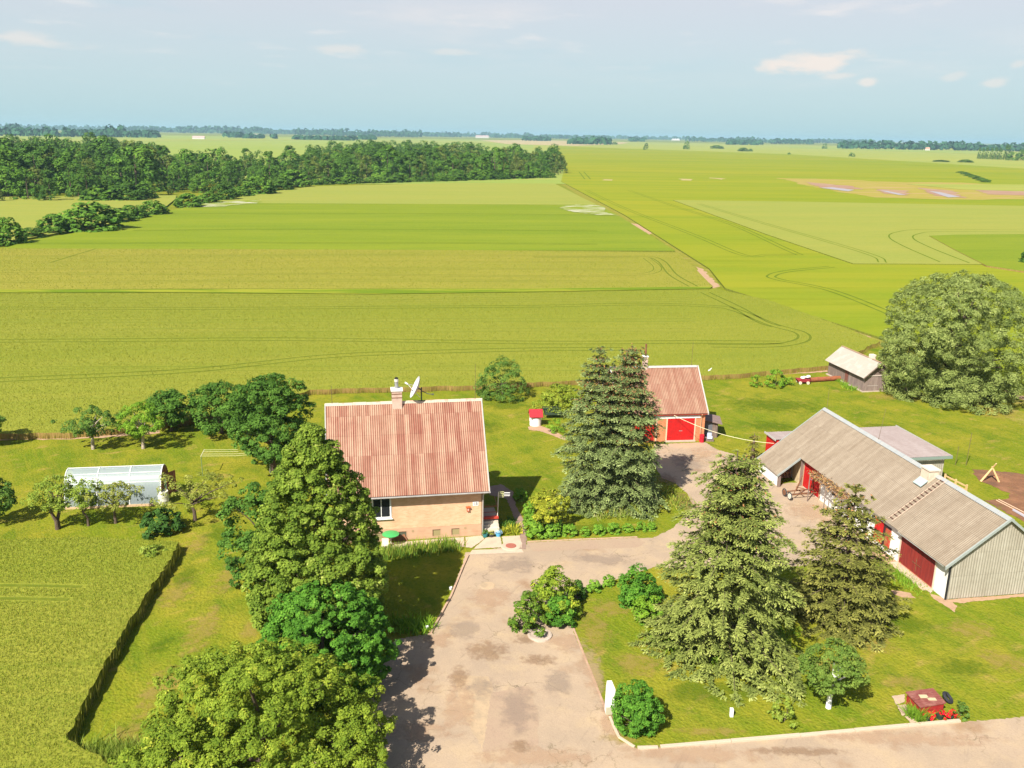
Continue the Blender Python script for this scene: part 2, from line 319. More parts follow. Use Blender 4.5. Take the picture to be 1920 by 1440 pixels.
# ------------------------------------------------------------------ ground
GRASS = nmat('mown_grass', (.145, .185, .011), [((.26, .23, .022), .13, .42, .62, .85, 8.), ((.085, .14, .009), .45, .46, .66, .8, 8.), ((.22, .21, .02), (.12, 1.1, 1.), .48, .62, .5, 4.), ((.36, .24, .07), (.9, .4, 1.), .58, .72, .7, 8.),
                                              ((.07, .11, .008), 4., .5, .7, .6, 5.), ((.28, .26, .03), 9., .52, .75, .6, 3.)], rough=1., spec=.03, bump=(6., .09), rot=1.0)
def ground():
    R = 20000.
    rings = [0, 40, 80, 160, 400, 1200, 4000, R]; V = [(0, 0, 0)]; n = 48
    for r in rings[1:]:
        for k in range(n): V.append((r*math.cos(2*pi*k/n), r*math.sin(2*pi*k/n), 0))
    Fc = [[0, 1+k, 1+(k+1) % n] for k in range(n)]
    for i in range(len(rings)-2):
        a = 1+i*n; b = a+n
        for k in range(n): Fc.append([a+k, b+k, b+(k+1) % n, a+(k+1) % n])
    o = mesh_np('ground', V, Fc, GRASS); prop(o, kind='structure')
ground()

def sheet(name, px, z, mat, kind='structure', label=None, cat=None, group=None, rough_edge=0, seed=0):
    """flat sheet lying on the ground, outline given by places seen in the photo"""
    P = [gp(u, v, z)[:2] for u, v in px]
    if rough_edge:
        r = rs(seed); Q = []
        for i in range(len(P)):
            a, b = P[i], P[(i+1) % len(P)]; n = max(1, int(np.linalg.norm(b-a)/(rough_edge*2.5)))
            for k in range(n): Q.append(a+(b-a)*k/n+r.uniform(-1, 1, 2)*rough_edge*(k > 0))
        P = Q
    import mathutils
    tri = mathutils.geometry.tessellate_polygon([[Vector((p[0], p[1], 0)) for p in P]])
    V = [(p[0], p[1], z) for p in P]
    Fc = []
    for t in tri:
        a, b, c = [np.array(V[i]) for i in t]
        Fc.append(list(t) if np.cross(b-a, c-a)[2] > 0 else list(t)[::-1])
    o = mesh_np(name, V, Fc, mat); return prop(o, label, cat, group, kind)

def slab(name, px, h, mat, side, kind='structure', label=None, cat=None, group=None, wob=0, seed=1):
    """a standing crop: outline of its top, its height, stalks on its sides"""
    import mathutils
    P = [gp(u, v, h)[:2] for u, v in px]
    if wob:
        r = rs(seed); Q = []
        for i in range(len(P)):
            a, b = P[i], P[(i+1) % len(P)]; L_ = np.linalg.norm(b-a); n = max(1, min(120, int(L_/(wob*4))))
            for k in range(n): Q.append(a+(b-a)*k/n+r.uniform(-1, 1, 2)*wob*(k > 0))
        P = Q
    n = len(P); V = [(p[0], p[1], h) for p in P]+[(p[0], p[1], .02) for p in P]
    tri = mathutils.geometry.tessellate_polygon([[Vector((p[0], p[1], 0)) for p in P]])
    Fc = []
    for t in tri:
        a, b, c = [np.array(V[i]) for i in t]
        Fc.append(list(t) if np.cross(b-a, c-a)[2] > 0 else list(t)[::-1])
    fm = [0]*len(Fc)
    for i in range(n): Fc.append([i, n+i, n+(i+1) % n, (i+1) % n]); fm.append(1)
    o = mesh_np(name, V, Fc, [mat, side], fm=fm); return prop(o, label, cat, group, kind), np.array(P)

ROT = -.16
def cropmat(name, a, b, c, row=.5, fine=3.5, dark_=None, rot=ROT, bmp=.12):
    return nmat(name, a, [(b, (.012, .09, 1), .38, .66, .8, 5.), (c, (.05, .9, 1), .45, .75, .55, 4.), (b, fine, .45, .75, .55, 4.),
                          ((a[0]*.62, a[1]*.66, a[2]*.5), (fine*1.7, fine*2.2, 1), .52, .78, .55, 3.)], rough=.95, spec=.05, bump=(fine, bmp), rot=rot)
def farcrop(name, a, b, c, rot=ROT):
    return nmat(name, a, [(b, (.0016, .012, 1), .38, .62, .9, 6.), (c, (.006, .07, 1), .45, .68, .8, 6.), ((a[0]*.7, a[1]*.78, a[2]*.6), (.02, .4, 1), .5, .7, .55, 5.), (b, (.9, 1.6, 1), .5, .75, .5, 3.)], rough=1., spec=.0, rot=rot)
WHEAT = cropmat('ripening_wheat', (.198, .222, .024), (.245, .245, .034), (.15, .195, .02))
WHEATB = cropmat('ripening_wheat_beyond', (.228, .225, .03), (.275, .245, .038), (.18, .20, .024), fine=2.)
BARLEY = cropmat('green_barley', (.155, .21, .013), (.215, .245, .018), (.10, .16, .010), fine=1.5)
PALE = cropmat('pale_rye', (.235, .26, .045), (.275, .27, .05), (.19, .225, .035), fine=1.2)
PALEF = farcrop('pale_rye_far', (.26, .29, .06), (.30, .295, .065), (.22, .26, .05))
GREENF = farcrop('green_corn_far', (.20, .235, .018), (.26, .25, .022), (.155, .215, .016), rot=-.1)
LIGHTF = farcrop('light_green_far', (.235, .29, .06), (.28, .30, .07), (.19, .26, .05))
PINKF = farcrop('bare_pinkish_far', (.40, .30, .16), (.36, .30, .13), (.42, .33, .2))
STALK = nmat('wheat_stalks', (.30, .20, .07), [((.16, .11, .03), (9, 9, .3), .4, .7, .8), ((.22, .2, .04), 1.2, .5, .7, .7)], rough=1., spec=0)
STALKG = nmat('green_stalks', (.17, .19, .03), [((.08, .10, .015), (5, 5, .3), .4, .7, .8)], rough=1., spec=0)
ROUGHG = nmat('rough_grass', (.22, .21, .03), [((.36, .27, .10), .4, .5, .7, .7), ((.13, .16, .02), 1.1, .45, .7, .6)], rough=1., spec=0, bump=(4, .08))
SOIL = nmat('bare_soil', (.20, .10, .055), [((.30, .15, .08), .8, .45, .7, .8), ((.13, .075, .05), .35, .5, .65, .8), ((.16, .16, .03), 1.2, .62, .75, .5)], rough=1., spec=.05, bump=(6, .06))
PATH = nmat('trodden_dirt', (.42, .27, .17), [((.30, .19, .11), 1.5, .45, .7, .7), ((.2, .19, .05), 2.2, .6, .75, .5)], rough=1., spec=.05, bump=(8, .03))

# distant country (big patches first, each its own height so that none share a plane)
slab('far_field', [(-200, 246.5), (900, 262), (1075, 266), (1060, 345), (-200, 345)], .22, LIGHTF, STALKG)
slab('far_field', [(1000, 262.5), (1500, 272), (2200, 285), (2200, 335), (1500, 300), (1000, 280)], .26, PALEF, STALKG)
slab('far_field', [(900, 262.8), (1000, 262.5), (1180, 267), (1165, 270), (1080, 273.5), (950, 270)], .5, PINKF, STALKG)
slab('far_field', [(1480, 274), (1900, 285), (2200, 291), (2200, 296), (1900, 291), (1480, 277)], .45, LIGHTF, STALKG)
slab('far_field', [(-200, 262), (620, 259), (620, 262.5), (-200, 268)], .42, PALEF, STALKG)
slab('far_field', [(680, 262), (1040, 266), (1040, 269), (680, 266)], .44, PALEF, STALKG)
slab('crop_field', [(1030, 273), (1100, 276), (1480, 289), (1920, 316), (2250, 336), (2250, 900), (1960, 750), (1900, 728), (1760, 674), (1655, 634), (1360, 540), (1330, 503), (1170, 402), (1052, 340), (1062, 300)], .40, GREENF, STALKG)
slab('crop_field', [(1262, 375), (1500, 378), (1920, 386), (2250, 394), (2250, 520), (1845, 495), (1600, 494), (1440, 440)], .60, PALE, STALKG)
slab('crop_field', [(1742, 442), (1790, 440), (2250, 436), (2250, 530), (1960, 515), (1850, 498), (1790, 468)], .74, BARLEY, STALK)
slab('crop_field', [(1700, 345), (1920, 346), (2250, 350), (2250, 362), (1900, 358), (1800, 355)], .55, PALEF, STALKG)
slab('crop_field', [(-300, 372), (330, 366), (330, 372), (300, 396), (180, 425), (0, 455), (-300, 520)], .52, PALE, STALKG)
slab('crop_field', [(590, 349), (850, 343), (1040, 344), (1095, 372), (1120, 384), (500, 381), (400, 378), (500, 360)], .56, PALE, STALKG)
slab('crop_field', [(330, 392), (400, 378), (1120, 384), (1158, 403), (1266, 470), (0, 467), (60, 450), (190, 428), (250, 412)], .50, BARLEY, STALKG)
sheet('field_path', [(1035, 335), (1062, 342), (1115, 372), (1175, 403), (1230, 435), (1290, 478), (1325, 500), (1352, 538), (1330, 546), (1310, 520), (1275, 478), (1215, 435), (1155, 403), (1095, 372)], .03, ROUGHG)
sheet('field_path', [(1180, 418), (1205, 422), (1226, 436), (1216, 440)], .034, PATH, rough_edge=.5)
sheet('field_path', [(1303, 499), (1320, 506), (1336, 524), (1350, 537), (1338, 540), (1316, 521)], .036, PATH, rough_edge=.4)
sheet('field_path', [(1585, 612), (1640, 633), (1760, 678), (1900, 738), (1990, 770), (1990, 790), (1890, 755), (1760, 700), (1640, 647), (1560, 616)], .03, ROUGHG)
sheet('field_path', [(1575, 608), (1600, 613), (1640, 632), (1620, 632)], .036, PATH, rough_edge=.3)
sheet('field_path', [(1880, 731), (1990, 765), (1990, 779), (1900, 743)], .036, PATH, rough_edge=.3)

# wet hollow in the right field
BARE = nmat('drowned_crop', (.30, .25, .05), [((.37, .25, .12), (.03, .3, 1), .5, .62, .9), ((.25, .24, .03), (.02, .15, 1), .5, .65, .8)], rough=1., spec=0, rot=-.1)
MUD = nmat('wet_mud', (.30, .17, .11), [((.38, .28, .15), (.05, .3, 1), .5, .65, .8)], rough=.9, rot=-.1)
WATER = nmat('pond_water', (.33, .30, .31), rough=.55, spec=.25)
sheet('wet_hollow', [(1455, 334), (1560, 336), (1700, 342), (1800, 342), (1960, 352), (1960, 372), (1800, 374), (1640, 370), (1530, 352)], .43, BARE, rough_edge=4.)
for q in ([(1505, 341), (1600, 349), (1620, 355), (1545, 353)], [(1640, 354), (1700, 357), (1706, 367), (1655, 362)], [(1720, 352), (1790, 358), (1810, 371), (1750, 366)], [(1830, 356), (1960, 359), (1960, 367), (1850, 364)]):
    sheet('wet_hollow', q, .5, MUD, rough_edge=2.)
for q in ([(1538, 352), (1560, 351), (1602, 356), (1590, 358.5)], [(1650, 357), (1664, 358), (1698, 365), (1685, 365.5)], [(1742, 358), (1762, 360), (1800, 369), (1778, 370)]):
    sheet('pond', q, .56, WATER)
for q in ([(1130, 336), (1150, 336.5), (1148, 338.5), (1128, 338)], [(1272, 335), (1300, 336), (1296, 338.5), (1276, 338)], [(1330, 333), (1362, 335), (1352, 337)]):
    sheet('bare_patch', q, .43, PINKF, rough_edge=3.)
# white camomile patches
CHAM = nmat('camomile', (.50, .47, .38), [((.19, .23, .025), (.10, .45, 1), .40, .50, 1., 8.)], rough=1., spec=0, bump=(2, .2))
sheet('flower_patch', [(1045, 388), (1085, 383), (1112, 384), (1135, 392), (1160, 404), (1130, 404), (1080, 398)], .6, CHAM, kind='stuff', label='strip of white camomile flowers at the corner of the green field by the path', cat='wild flowers', rough_edge=3.)
sheet('flower_patch', [(336, 388), (420, 378), (490, 374), (480, 381), (420, 387)], .6, CHAM, kind='stuff', label='strip of white camomile flowers beside the hedge', cat='wild flowers', rough_edge=2.5)

# two wheat fields behind the yard, one in the near left corner
A_PX = [(-150, 822), (0, 813), (130, 812), (300, 795), (480, 765), (580, 731), (720, 727), (890, 723), (1080, 713), (1240, 709), (1400, 700), (1560, 685), (1600, 664), (1650, 640), (1560, 605), (1440, 562), (1340, 541), (1000, 545), (400, 545), (-150, 547)]
B_PX = [(-150, 543), (400, 541), (1000, 541), (1336, 537), (1305, 505), (1270, 473), (900, 469), (-150, 465)]
J_PX = [(-150, 1012), (0, 1013), (150, 1006), (335, 1016), (322, 1044), (270, 1120), (210, 1220), (160, 1310), (124, 1385), (150, 1400), (230, 1445), (250, 1500), (-150, 1560)]
_, PA = slab('wheat_field', A_PX, .62, WHEAT, STALK, kind='stuff', label='wide field of ripening wheat right behind the farmyard', cat='wheat field', wob=.25)
_, PB = slab('wheat_field', B_PX, .72, WHEATB, STALKG, kind='stuff', label='second wheat field beyond the dark step, next to the green field', cat='wheat field')
_, PJ = slab('wheat_field', J_PX, .78, WHEAT, STALKG, kind='stuff', label='wheat field in the near left corner beside the lawn', cat='wheat field', wob=.1)
sheet('field_margin', [(-150, 835), (0, 826), (130, 824), (300, 812), (300, 800), (130, 812), (-150, 820)], .01, PATH, rough_edge=.3)
sheet('field_margin', [(580, 738), (720, 734), (890, 729), (1080, 719), (1250, 714), (1400, 706), (1570, 696), (1575, 680), (1400, 696), (1080, 708), (580, 728)], .012, PATH, rough_edge=.15)
sheet('weedy_strip', [(-150, 549), (300, 548), (700, 551), (1000, 547), (1330, 541), (1336, 537), (1000, 541), (-150, 543)], .735, nmat('weeds', (.13, .19, .015), [((.27, .27, .03), (.05, .5, 1), .45, .6, .9)], rough=1., spec=0))

TR = nmat('wheel_track_green', (.115, .145, .016), [((.16, .18, .022), 1.5, .45, .65, .7)], rough=1., spec=0)
TRF = nmat('wheel_track_far', (.10, .145, .014), [((.15, .19, .02), (.3, .3, 1), .45, .65, .7)], rough=1., spec=0)
def strip_pts(px, z):
    P = np.array([gp(u, v, z)[:2] for u, v in px]); out = []          # smooth through the points
    Pp = np.vstack([2*P[0]-P[1], P, 2*P[-1]-P[-2]])
    for i in range(1, len(Pp)-2):
        for t in np.linspace(0, 1, 9)[:-1]:
            a, b, c, d = Pp[i-1:i+3]
            out.append(.5*((2*b)+(-a+c)*t+(2*a-5*b+4*c-d)*t*t+(-a+3*b-3*c+d)*t**3))
    out.append(P[-1]); return np.array(out)
TRACKS = []
def track(px, z, w=.42, gap=1.8, mat=TR, pair=True):
    P = strip_pts(px, z); T = np.gradient(P, axis=0); T /= np.linalg.norm(T, axis=1)[:, None]+1e-9; Nn = np.stack([-T[:, 1], T[:, 0]], 1)
    V = []; Fc = []
    for s in ((-gap/2, gap/2) if pair else (0,)):
        Q = P+Nn*s; TRACKS.append(Q); b = len(V)
        for q, n in zip(Q, Nn): V.append((*(q-n*w/2), z)); V.append((*(q+n*w/2), z))
        for i in range(len(Q)-1): Fc.append([b+2*i, b+2*i+1, b+2*i+3, b+2*i+2][::-1])
    prop(mesh_np('wheel_track', V, Fc, mat), kind='structure')
zA, zB, zJ = .635, .735, .795
track([(-150, 577), (400, 578), (700, 576), (1000, 574), (1200, 570), (1330, 574), (1378, 581), (1450, 609), (1497, 622), (1508, 633), (1490, 642), (1440, 648), (1330, 648)], zA)
track([(-150, 640), (300, 637), (560, 636), (1000, 642), (1300, 641), (1467, 642)], zA)
track([(-150, 722), (0, 712), (350, 695), (600, 669), (760, 661), (1000, 655), (1170, 654)], zA)
track([(1322, 548), (1383, 577), (1426, 602), (1455, 612)], zA)
track([(1000, 482), (1150, 482), (1213, 481), (1240, 490), (1262, 515), (1300, 537)], zB)
track([(1213, 484), (1232, 500), (1225, 510), (1180, 515), (1000, 518), (600, 514), (-150, 512)], zB, w=.25)
for vv in (478, 490, 503, 526): track([(-150, vv+3), (300, vv+1), (700, vv), (1000, vv+1), (1180, vv+2)], zB, w=.16, mat=TRF)
for vv in (555, 563, 600, 618, 690): track([(-150, vv+2), (400, vv+1), (800, vv), (1300 if vv < 640 else 1100, vv)], zA, w=.10, gap=2.2, mat=TRF)
track([(95, 492), (180, 466)], zB, w=.5, pair=False)
track([(-150, 1108), (60, 1110), (140, 1112)], zJ, w=.3, gap=1.7)
for vv in (430, 455, 400): track([(-50 if vv > 440 else 250, vv+2), (500, vv), (900, vv+1), (1120, vv+3)], .52, w=.5, gap=2., mat=TRF)
track([(1100, 357), (1170, 390), (1300, 440), (1390, 477), (1440, 478), (1500, 477)], .415, w=.45, mat=TRF)
track([(1180, 357), (1260, 385), (1370, 420), (1470, 465), (1500, 478)], .415, w=.45, mat=TRF)
track([(1560, 500), (1480, 508), (1448, 516), (1460, 524), (1560, 545), (1700, 600)], .415, w=.5, mat=TRF)
track([(1310, 382), (1420, 415), (1560, 455), (1640, 480), (1655, 492)], .615, w=.4, mat=TRF)
track([(1930, 433), (1750, 432), (1700, 437), (1690, 446), (1720, 463), (1790, 492)], .615, w=.5, gap=7, mat=TRF)
track([(1090, 322), (1102, 336)], .415, w=.9, gap=4, mat=TRF)
for (a, b) in ((290, 292), (303, 300), (321, 324)): track([(1080, a), (1400, b+3), (1800, b+12)], .415, w=1.2, gap=8, mat=TRF)

# blades of the crops
def in_poly(pts, poly):
    x, y = pts[:, 0], pts[:, 1]; ins = np.zeros(len(pts), bool); j = len(poly)-1
    for i in range(len(poly)):
        xi, yi = poly[i]; xj, yj = poly[j]
        c = ((yi > y) != (yj > y)) & (x < (xj-xi)*(y-yi)/((yj-yi) or 1e-9)+xi); ins ^= c; j = i
    return ins
def blades(P, z, h, w, rng, lean=.22):
    n = len(P); a = rng.uniform(0, 2*pi, n); hh = h*rng.uniform(.6, 1.3, n); ww = w*rng.uniform(.7, 1.3, n)
    base = np.column_stack([P, z if isinstance(z, np.ndarray) else np.full(n, z)])
    d = np.column_stack([np.cos(a), np.sin(a), np.zeros(n)]); l = rng.normal(0, lean, (n, 2))*hh[:, None]
    top = base+np.column_stack([l[:, 0], l[:, 1], hh])
    V = np.stack([base-d*ww[:, None]/2, base+d*ww[:, None]/2, top], 1).reshape(-1, 3)
    return V, np.arange(3*n).reshape(-1, 3)
def scatter(poly, dens, rng):
    lo, hi = poly.min(0), poly.max(0); n = int((hi-lo).prod()*dens); n = min(n, 900000)
    P = rng.uniform(lo, hi, (n, 2)); return P[in_poly(P, poly)]
def crop_blades(poly, z, dens, h, w, seed, mat, label, tracks=True, edge=True, near=None, cull=True):
    rng = rs(seed); P = scatter(poly, dens, rng)
    if cull:
        q = np.array([pj([p[0], p[1], z]) for p in P[:1]])  # keep only what could be seen from here or a step aside
        R_ = P-CP[:2]; d = R_[:, 1]*math.cos(PITCH)+(H-z)*math.sin(PITCH); u = R_[:, 0]/d*FPX
        P = P[np.abs(u) < 1200]
    if tracks:
        for Q in TRACKS:
            if len(P) == 0: break
            lo, hi = Q.min(0)-1, Q.max(0)+1; m = np.all((P > lo) & (P < hi), axis=1)
            if not m.any(): continue
            S = P[m]; dm = np.full(len(S), 9.)
            for i in range(len(Q)-1):
                a, b = Q[i], Q[i+1]; ab = b-a; t = np.clip(((S-a)@ab)/(ab@ab), 0, 1); dm = np.minimum(dm, np.linalg.norm(S-(a+t[:, None]*ab), axis=1))
            keep = np.ones(len(P), bool); keep[np.where(m)[0][dm < .34]] = False; P = P[keep]
    V, Fc = blades(P, z-.04, h, w, rng)
    t = rng.uniform(0, 1, len(P))*.8
    if edge:      # stalks standing along the edge
        E = []
        for i in range(len(poly)):
            a, b = poly[i], poly[(i+1) % len(poly)]; L_ = np.linalg.norm(b-a)
            if L_ > 60 or max(np.hypot(*a), np.hypot(*b)) > 160: continue
            E.append(a+(b-a)*rng.uniform(0, 1, (int(L_*42), 1))+rng.normal(0, .09, (int(L_*42), 2)))
        if E:
            E = np.vstack(E); V2, F2 = blades(E, .0, z+.10, .035, rng, .10); Fc = np.vstack([Fc, F2+len(V)]); V = np.vstack([V, V2]); t = np.concatenate([t, rng.uniform(.55, 1., len(E))])
    o = mesh_np('wheat_ears', V, Fc, mat, tint=t); prop(o, label, 'wheat', kind='stuff'); return o
EARS = leafmat('wheat_ear', (.19, .24, .022), (.34, .325, .045), .3, .8, (.40, .28, .11))
crop_blades(PA, .62, 26, .17, .09, 11, EARS, 'ears of the ripening wheat in the wide field behind the yard')
crop_blades(PB, .72, 8, .17, .15, 12, EARS, 'ears of the wheat in the second field, beyond the dark step', edge=False)
crop_blades(PJ, .78, 130, .19, .045, 13, leafmat('wheat_ear_near', (.16, .24, .02), (.36, .36, .05), .3, .8, (.46, .40, .10)), 'ears of the wheat in the near left corner field')

# ------------------------------------------------------------------ yard surfaces
ASPH = nmat('worn_asphalt', (.40, .298, .20), [((.33, .25, .175), .28, .42, .6, .8, 7.), ((.46, .34, .20), .6, .5, .72, .6, 6.), ((.25, .14, .07), .33, .60, .74, .65, 6.), ((.2, .15, .11), (2.4, .25, 1), .62, .7, .5, 8.),
                                             ((.27, .19, .14), 9., .5, .8, .5, 2.), ((.5, .38, .28), 14., .55, .8, .4, 2.)], rough=.92, spec=.2, bump=(14, .012), rot=.5, cracks=.32)
YARD = [(872, 1036), (985, 1021), (1100, 1014), (1225, 1008), (1262, 990), (1300, 950), (1289, 926), (1265, 905), (1242, 897), (1224, 868), (1226, 833), (1322, 829), (1345, 843), (1378, 852), (1390, 872),
        (1440, 885), (1462, 908), (1480, 905), (1500, 905), (1540, 940), (1572, 966), (1640, 1020), (1645, 1035), (1600, 1058), (1480, 1062), (1300, 1068), (1230, 1062), (1150, 1088), (1105, 1108), (1075, 1130), (1068, 1165),
        (1078, 1190), (1100, 1242), (1128, 1310), (1143, 1352), (1160, 1388), (1195, 1404), (1240, 1402), (1500, 1381), (1800, 1354), (2200, 1322), (2300, 1600), (200, 1640), (350, 1500), (600, 1420), (690, 1300), (740, 1200), (805, 1187), (845, 1116), (866, 1062)]
sheet('driveway', YARD, .006, ASPH, rough_edge=.06, seed=4)
PATCH = nmat('patched_asphalt', (.45, .325, .20), [((.33, .25, .165), 1.5, .4, .7, .9), ((.25, .18, .12), 9., .55, .8, .5, 2.)], rough=.92, bump=(14, .01))
DPATCH = nmat('darker_asphalt', (.36, .255, .175), [((.37, .27, .18), .9, .42, .6, .9), ((.22, .15, .11), 9., .5, .8, .5)], rough=.92, bump=(14, .01))
sheet('driveway_patch', [(850, 1266), (915, 1268), (925, 1290), (905, 1405), (880, 1360), (868, 1340)], .010, PATCH, rough_edge=.05, seed=2)
sheet('driveway_patch', [(920, 1300), (990, 1285), (1010, 1340), (1008, 1398), (905, 1410)], .0105, DPATCH, rough_edge=.06, seed=3)
sheet('driveway_patch', [(988, 1017), (1195, 1008), (1210, 1018), (1195, 1026), (1000, 1034)], .011, DPATCH, rough_edge=.05, seed=5)
SLABM = nmat('paving_concrete', (.52, .40, .29), [((.40, .31, .23), 1.4, .45, .7, .7), ((.3, .26, .09), 2.5, .64, .75, .6)], rough=.9, bump=(12, .01))
def pave(q, z=.03, mat=None, name='paving_slab'): return sheet(name, q, z, mat or SLABM, rough_edge=.03)
pave([(715, 1019), (800, 1012), (870, 1007), (871, 1025), (800, 1029), (718, 1034)])
pave([(873, 1007), (903, 1004), (908, 1010), (885, 1027), (873, 1026)], .031)
pave([(911, 1008), (938, 1006), (942, 1026), (888, 1029)], .03)
pave([(941, 1006), (974, 1004), (979, 1020), (978, 1027), (945, 1026)], .031)
pave([(885, 1031), (978, 1029), (982, 1036), (880, 1040)], .028)
sheet('garden_path', [(918, 912), (940, 908), (962, 922), (966, 945), (980, 972), (988, 1000), (986, 1030), (975, 1028), (974, 1000), (962, 965), (950, 935), (918, 928)], .02, nmat('path_gravel', (.30, .20, .15), [((.22, .15, .11), 2., .45, .7, .8)], rough=.95, bump=(12, .02)), rough_edge=.06)
sheet('garden_path', [(990, 800), (1010, 797), (1030, 804), (1062, 820), (1060, 826), (1040, 818), (1012, 808), (992, 806)], .02, PATH, rough_edge=.05)
sheet('soil_patch', [(1822, 880), (1870, 883), (1940, 892), (2050, 900), (2050, 1010), (1935, 985), (1895, 965), (1845, 938), (1890, 935), (1895, 925), (1862, 912), (1835, 900)], .02, SOIL, rough_edge=.15)
sheet('worn_grass', [(1672, 1106), (1708, 1112), (1718, 1122), (1692, 1120), (1676, 1114)], .012, PATH, rough_edge=.08)
sheet('worn_grass', [(1645, 1030), (1660, 1036), (1690, 1052), (1700, 1066), (1675, 1062), (1640, 1046), (1600, 1062), (1570, 1068), (1580, 1056)], .012, PATH, rough_edge=.08)
sheet('worn_grass', [(1742, 1112), (1778, 1124), (1795, 1136), (1790, 1148), (1776, 1138), (1750, 1122)], .013, PATH, rough_edge=.06)
sheet('worn_grass', [(1765, 1124), (1780, 1124), (1930, 1112), (1930, 1117), (1800, 1131)], .014, PATH, rough_edge=.06)
sheet('worn_grass', [(1790, 745), (1850, 760), (1900, 790), (1960, 805), (1960, 790), (1900, 765), (1840, 742)], .012, ROUGHG, rough_edge=.2)
sheet('gate_apron', [(1682, 1060), (1690, 1056), (1752, 1104), (1745, 1112), (1700, 1082)], .05, SLABM, rough_edge=.03)
_soft = {}
def soft_mat(name, c, c2, amt=.9, scale=2.):
    m = bpy.data.materials.new(name); m.use_nodes = True; nt = m.node_tree; L = nt.links
    bs = nt.nodes['Principled BSDF']; bs.inputs['Roughness'].default_value = .95; bs.inputs['Specular IOR Level'].default_value = .05
    g = N(nt, 'ShaderNodeNewGeometry'); uv = N(nt, 'ShaderNodeUVMap', uv_map='UVMap')
    n1 = N(nt, 'ShaderNodeTexNoise', i_Scale=scale, i_Detail=8., i_Roughness=.65); L.new(g.outputs['Position'], n1.inputs['Vector'])
    mx = N(nt, 'ShaderNodeMix', data_type='RGBA'); mx.inputs['A'].default_value = col(c); mx.inputs['B'].default_value = col(c2)
    r0 = N(nt, 'ShaderNodeMapRange', i_1=.4, i_2=.65); L.new(n1.outputs[0], r0.inputs[0]); L.new(r0.outputs[0], mx.inputs['Factor']); L.new(mx.outputs['Result'], bs.inputs['Base Color'])
    ln = N(nt, 'ShaderNodeVectorMath', operation='LENGTH'); L.new(uv.outputs[0], ln.inputs[0])
    a = N(nt, 'ShaderNodeMath', operation='MULTIPLY_ADD', i_1=2.4, i_2=-.75); L.new(n1.outputs[0], a.inputs[0])
    s = N(nt, 'ShaderNodeMath', operation='SUBTRACT'); L.new(a.outputs[0], s.inputs[0]); L.new(ln.outputs['Value'], s.inputs[1])
    r = N(nt, 'ShaderNodeMapRange', interpolation_type='SMOOTHSTEP', i_1=-.45, i_2=.25, i_3=0., i_4=amt); L.new(s.outputs[0], r.inputs[0])
    rim = N(nt, 'ShaderNodeMapRange', i_1=.7, i_2=1., i_3=1., i_4=0.); L.new(ln.outputs['Value'], rim.inputs[0]); mu = N(nt, 'ShaderNodeMath', operation='MULTIPLY'); L.new(r.outputs[0], mu.inputs[0]); L.new(rim.outputs[0], mu.inputs[1])
    L.new(mu.outputs[0], bs.inputs['Alpha']); return m
SZ = [.016]
def soft(name, u, v, ru, rv, mat, rot=0.):
    p = gp(u, v); k = ppm(p); ax = ru/k; ay = abs(gp(u, v-rv)[1]-gp(u, v+rv)[1])/2; n = 28; c, s = math.cos(rot), math.sin(rot)
    V = [(p[0], p[1], SZ[0])]; UV = [(0, 0)]
    for i in range(n):
        t = 2*pi*i/n; x, y = ax*math.cos(t), ay*math.sin(t); V.append((p[0]+x*c-y*s, p[1]+x*s+y*c, SZ[0])); UV.append((math.cos(t), math.sin(t)))
    SZ[0] += .0007
    prop(mesh_np(name, V, np.array([[0, 1+i, 1+(i+1) % n] for i in range(n)]), mat, uv=UV), kind='structure')
S_DRY = soft_mat('dry_lawn', (.34, .27, .045), (.40, .27, .09), .42, 1.6); S_GRN = soft_mat('lush_lawn', (.075, .14, .008), (.10, .17, .01), .4, 1.2)
S_SAND = soft_mat('sandy_dust', (.52, .35, .22), (.46, .30, .19), .45, 1.4); S_BRN = soft_mat('brown_stain', (.25, .15, .08), (.32, .2, .12), .42, 2.2); S_GREY = soft_mat('grey_tar', (.27, .215, .175), (.31, .24, .19), .32, 1.1)
for q in ((1115, 1180, 42, 55), (1195, 1245, 60, 34), (1225, 1205, 40, 30), (1150, 1140, 60, 22), (1640, 1210, 60, 26), (1560, 1245, 50, 20), (1820, 1180, 60, 25), (1700, 1280, 60, 20), (1880, 1240, 60, 30), (1170, 1385, 60, 16), (1330, 1372, 90, 12), (1050, 935, 26, 22), (1860, 770, 60, 22), (1720, 745, 40, 12), (1660, 745, 50, 8),
          (380, 1180, 40, 60), (300, 1290, 40, 70), (430, 1080, 34, 50), (470, 1180, 26, 40), (240, 1380, 50, 40), (520, 1130, 30, 26), (370, 1020, 26, 26), (330, 1110, 40, 40), (560, 1160, 20, 16)):
    soft('dry_patch', *q, S_DRY)
for q in ((420, 1000, 50, 30), (470, 1060, 40, 30), (350, 1080, 30, 30), (300, 1210, 30, 26), (420, 1260, 40, 30), (900, 800, 60, 20), (1330, 1300, 120, 30), (1480, 1290, 70, 26), (1700, 1170, 70, 26), (1450, 760, 120, 18), (1650, 800, 60, 10), (1800, 1250, 70, 24), (1100, 990, 80, 12), (950, 760, 70, 12), (1450, 800, 60, 14)):
    soft('lush_patch', *q, S_GRN)
for q in ((1112, 1260, 26, 70), (1145, 1360, 26, 40), (820, 1200, 40, 20), (1060, 1205, 50, 24), (1000, 1420, 160, 26), (1300, 1415, 200, 22), (1700, 1385, 220, 20), (860, 1330, 40, 70), (920, 1120, 60, 26), (1320, 850, 40, 14), (1370, 880, 40, 16), (1520, 960, 60, 26), (780, 1370, 70, 30)):
    soft('dust_patch', *q, S_SAND)
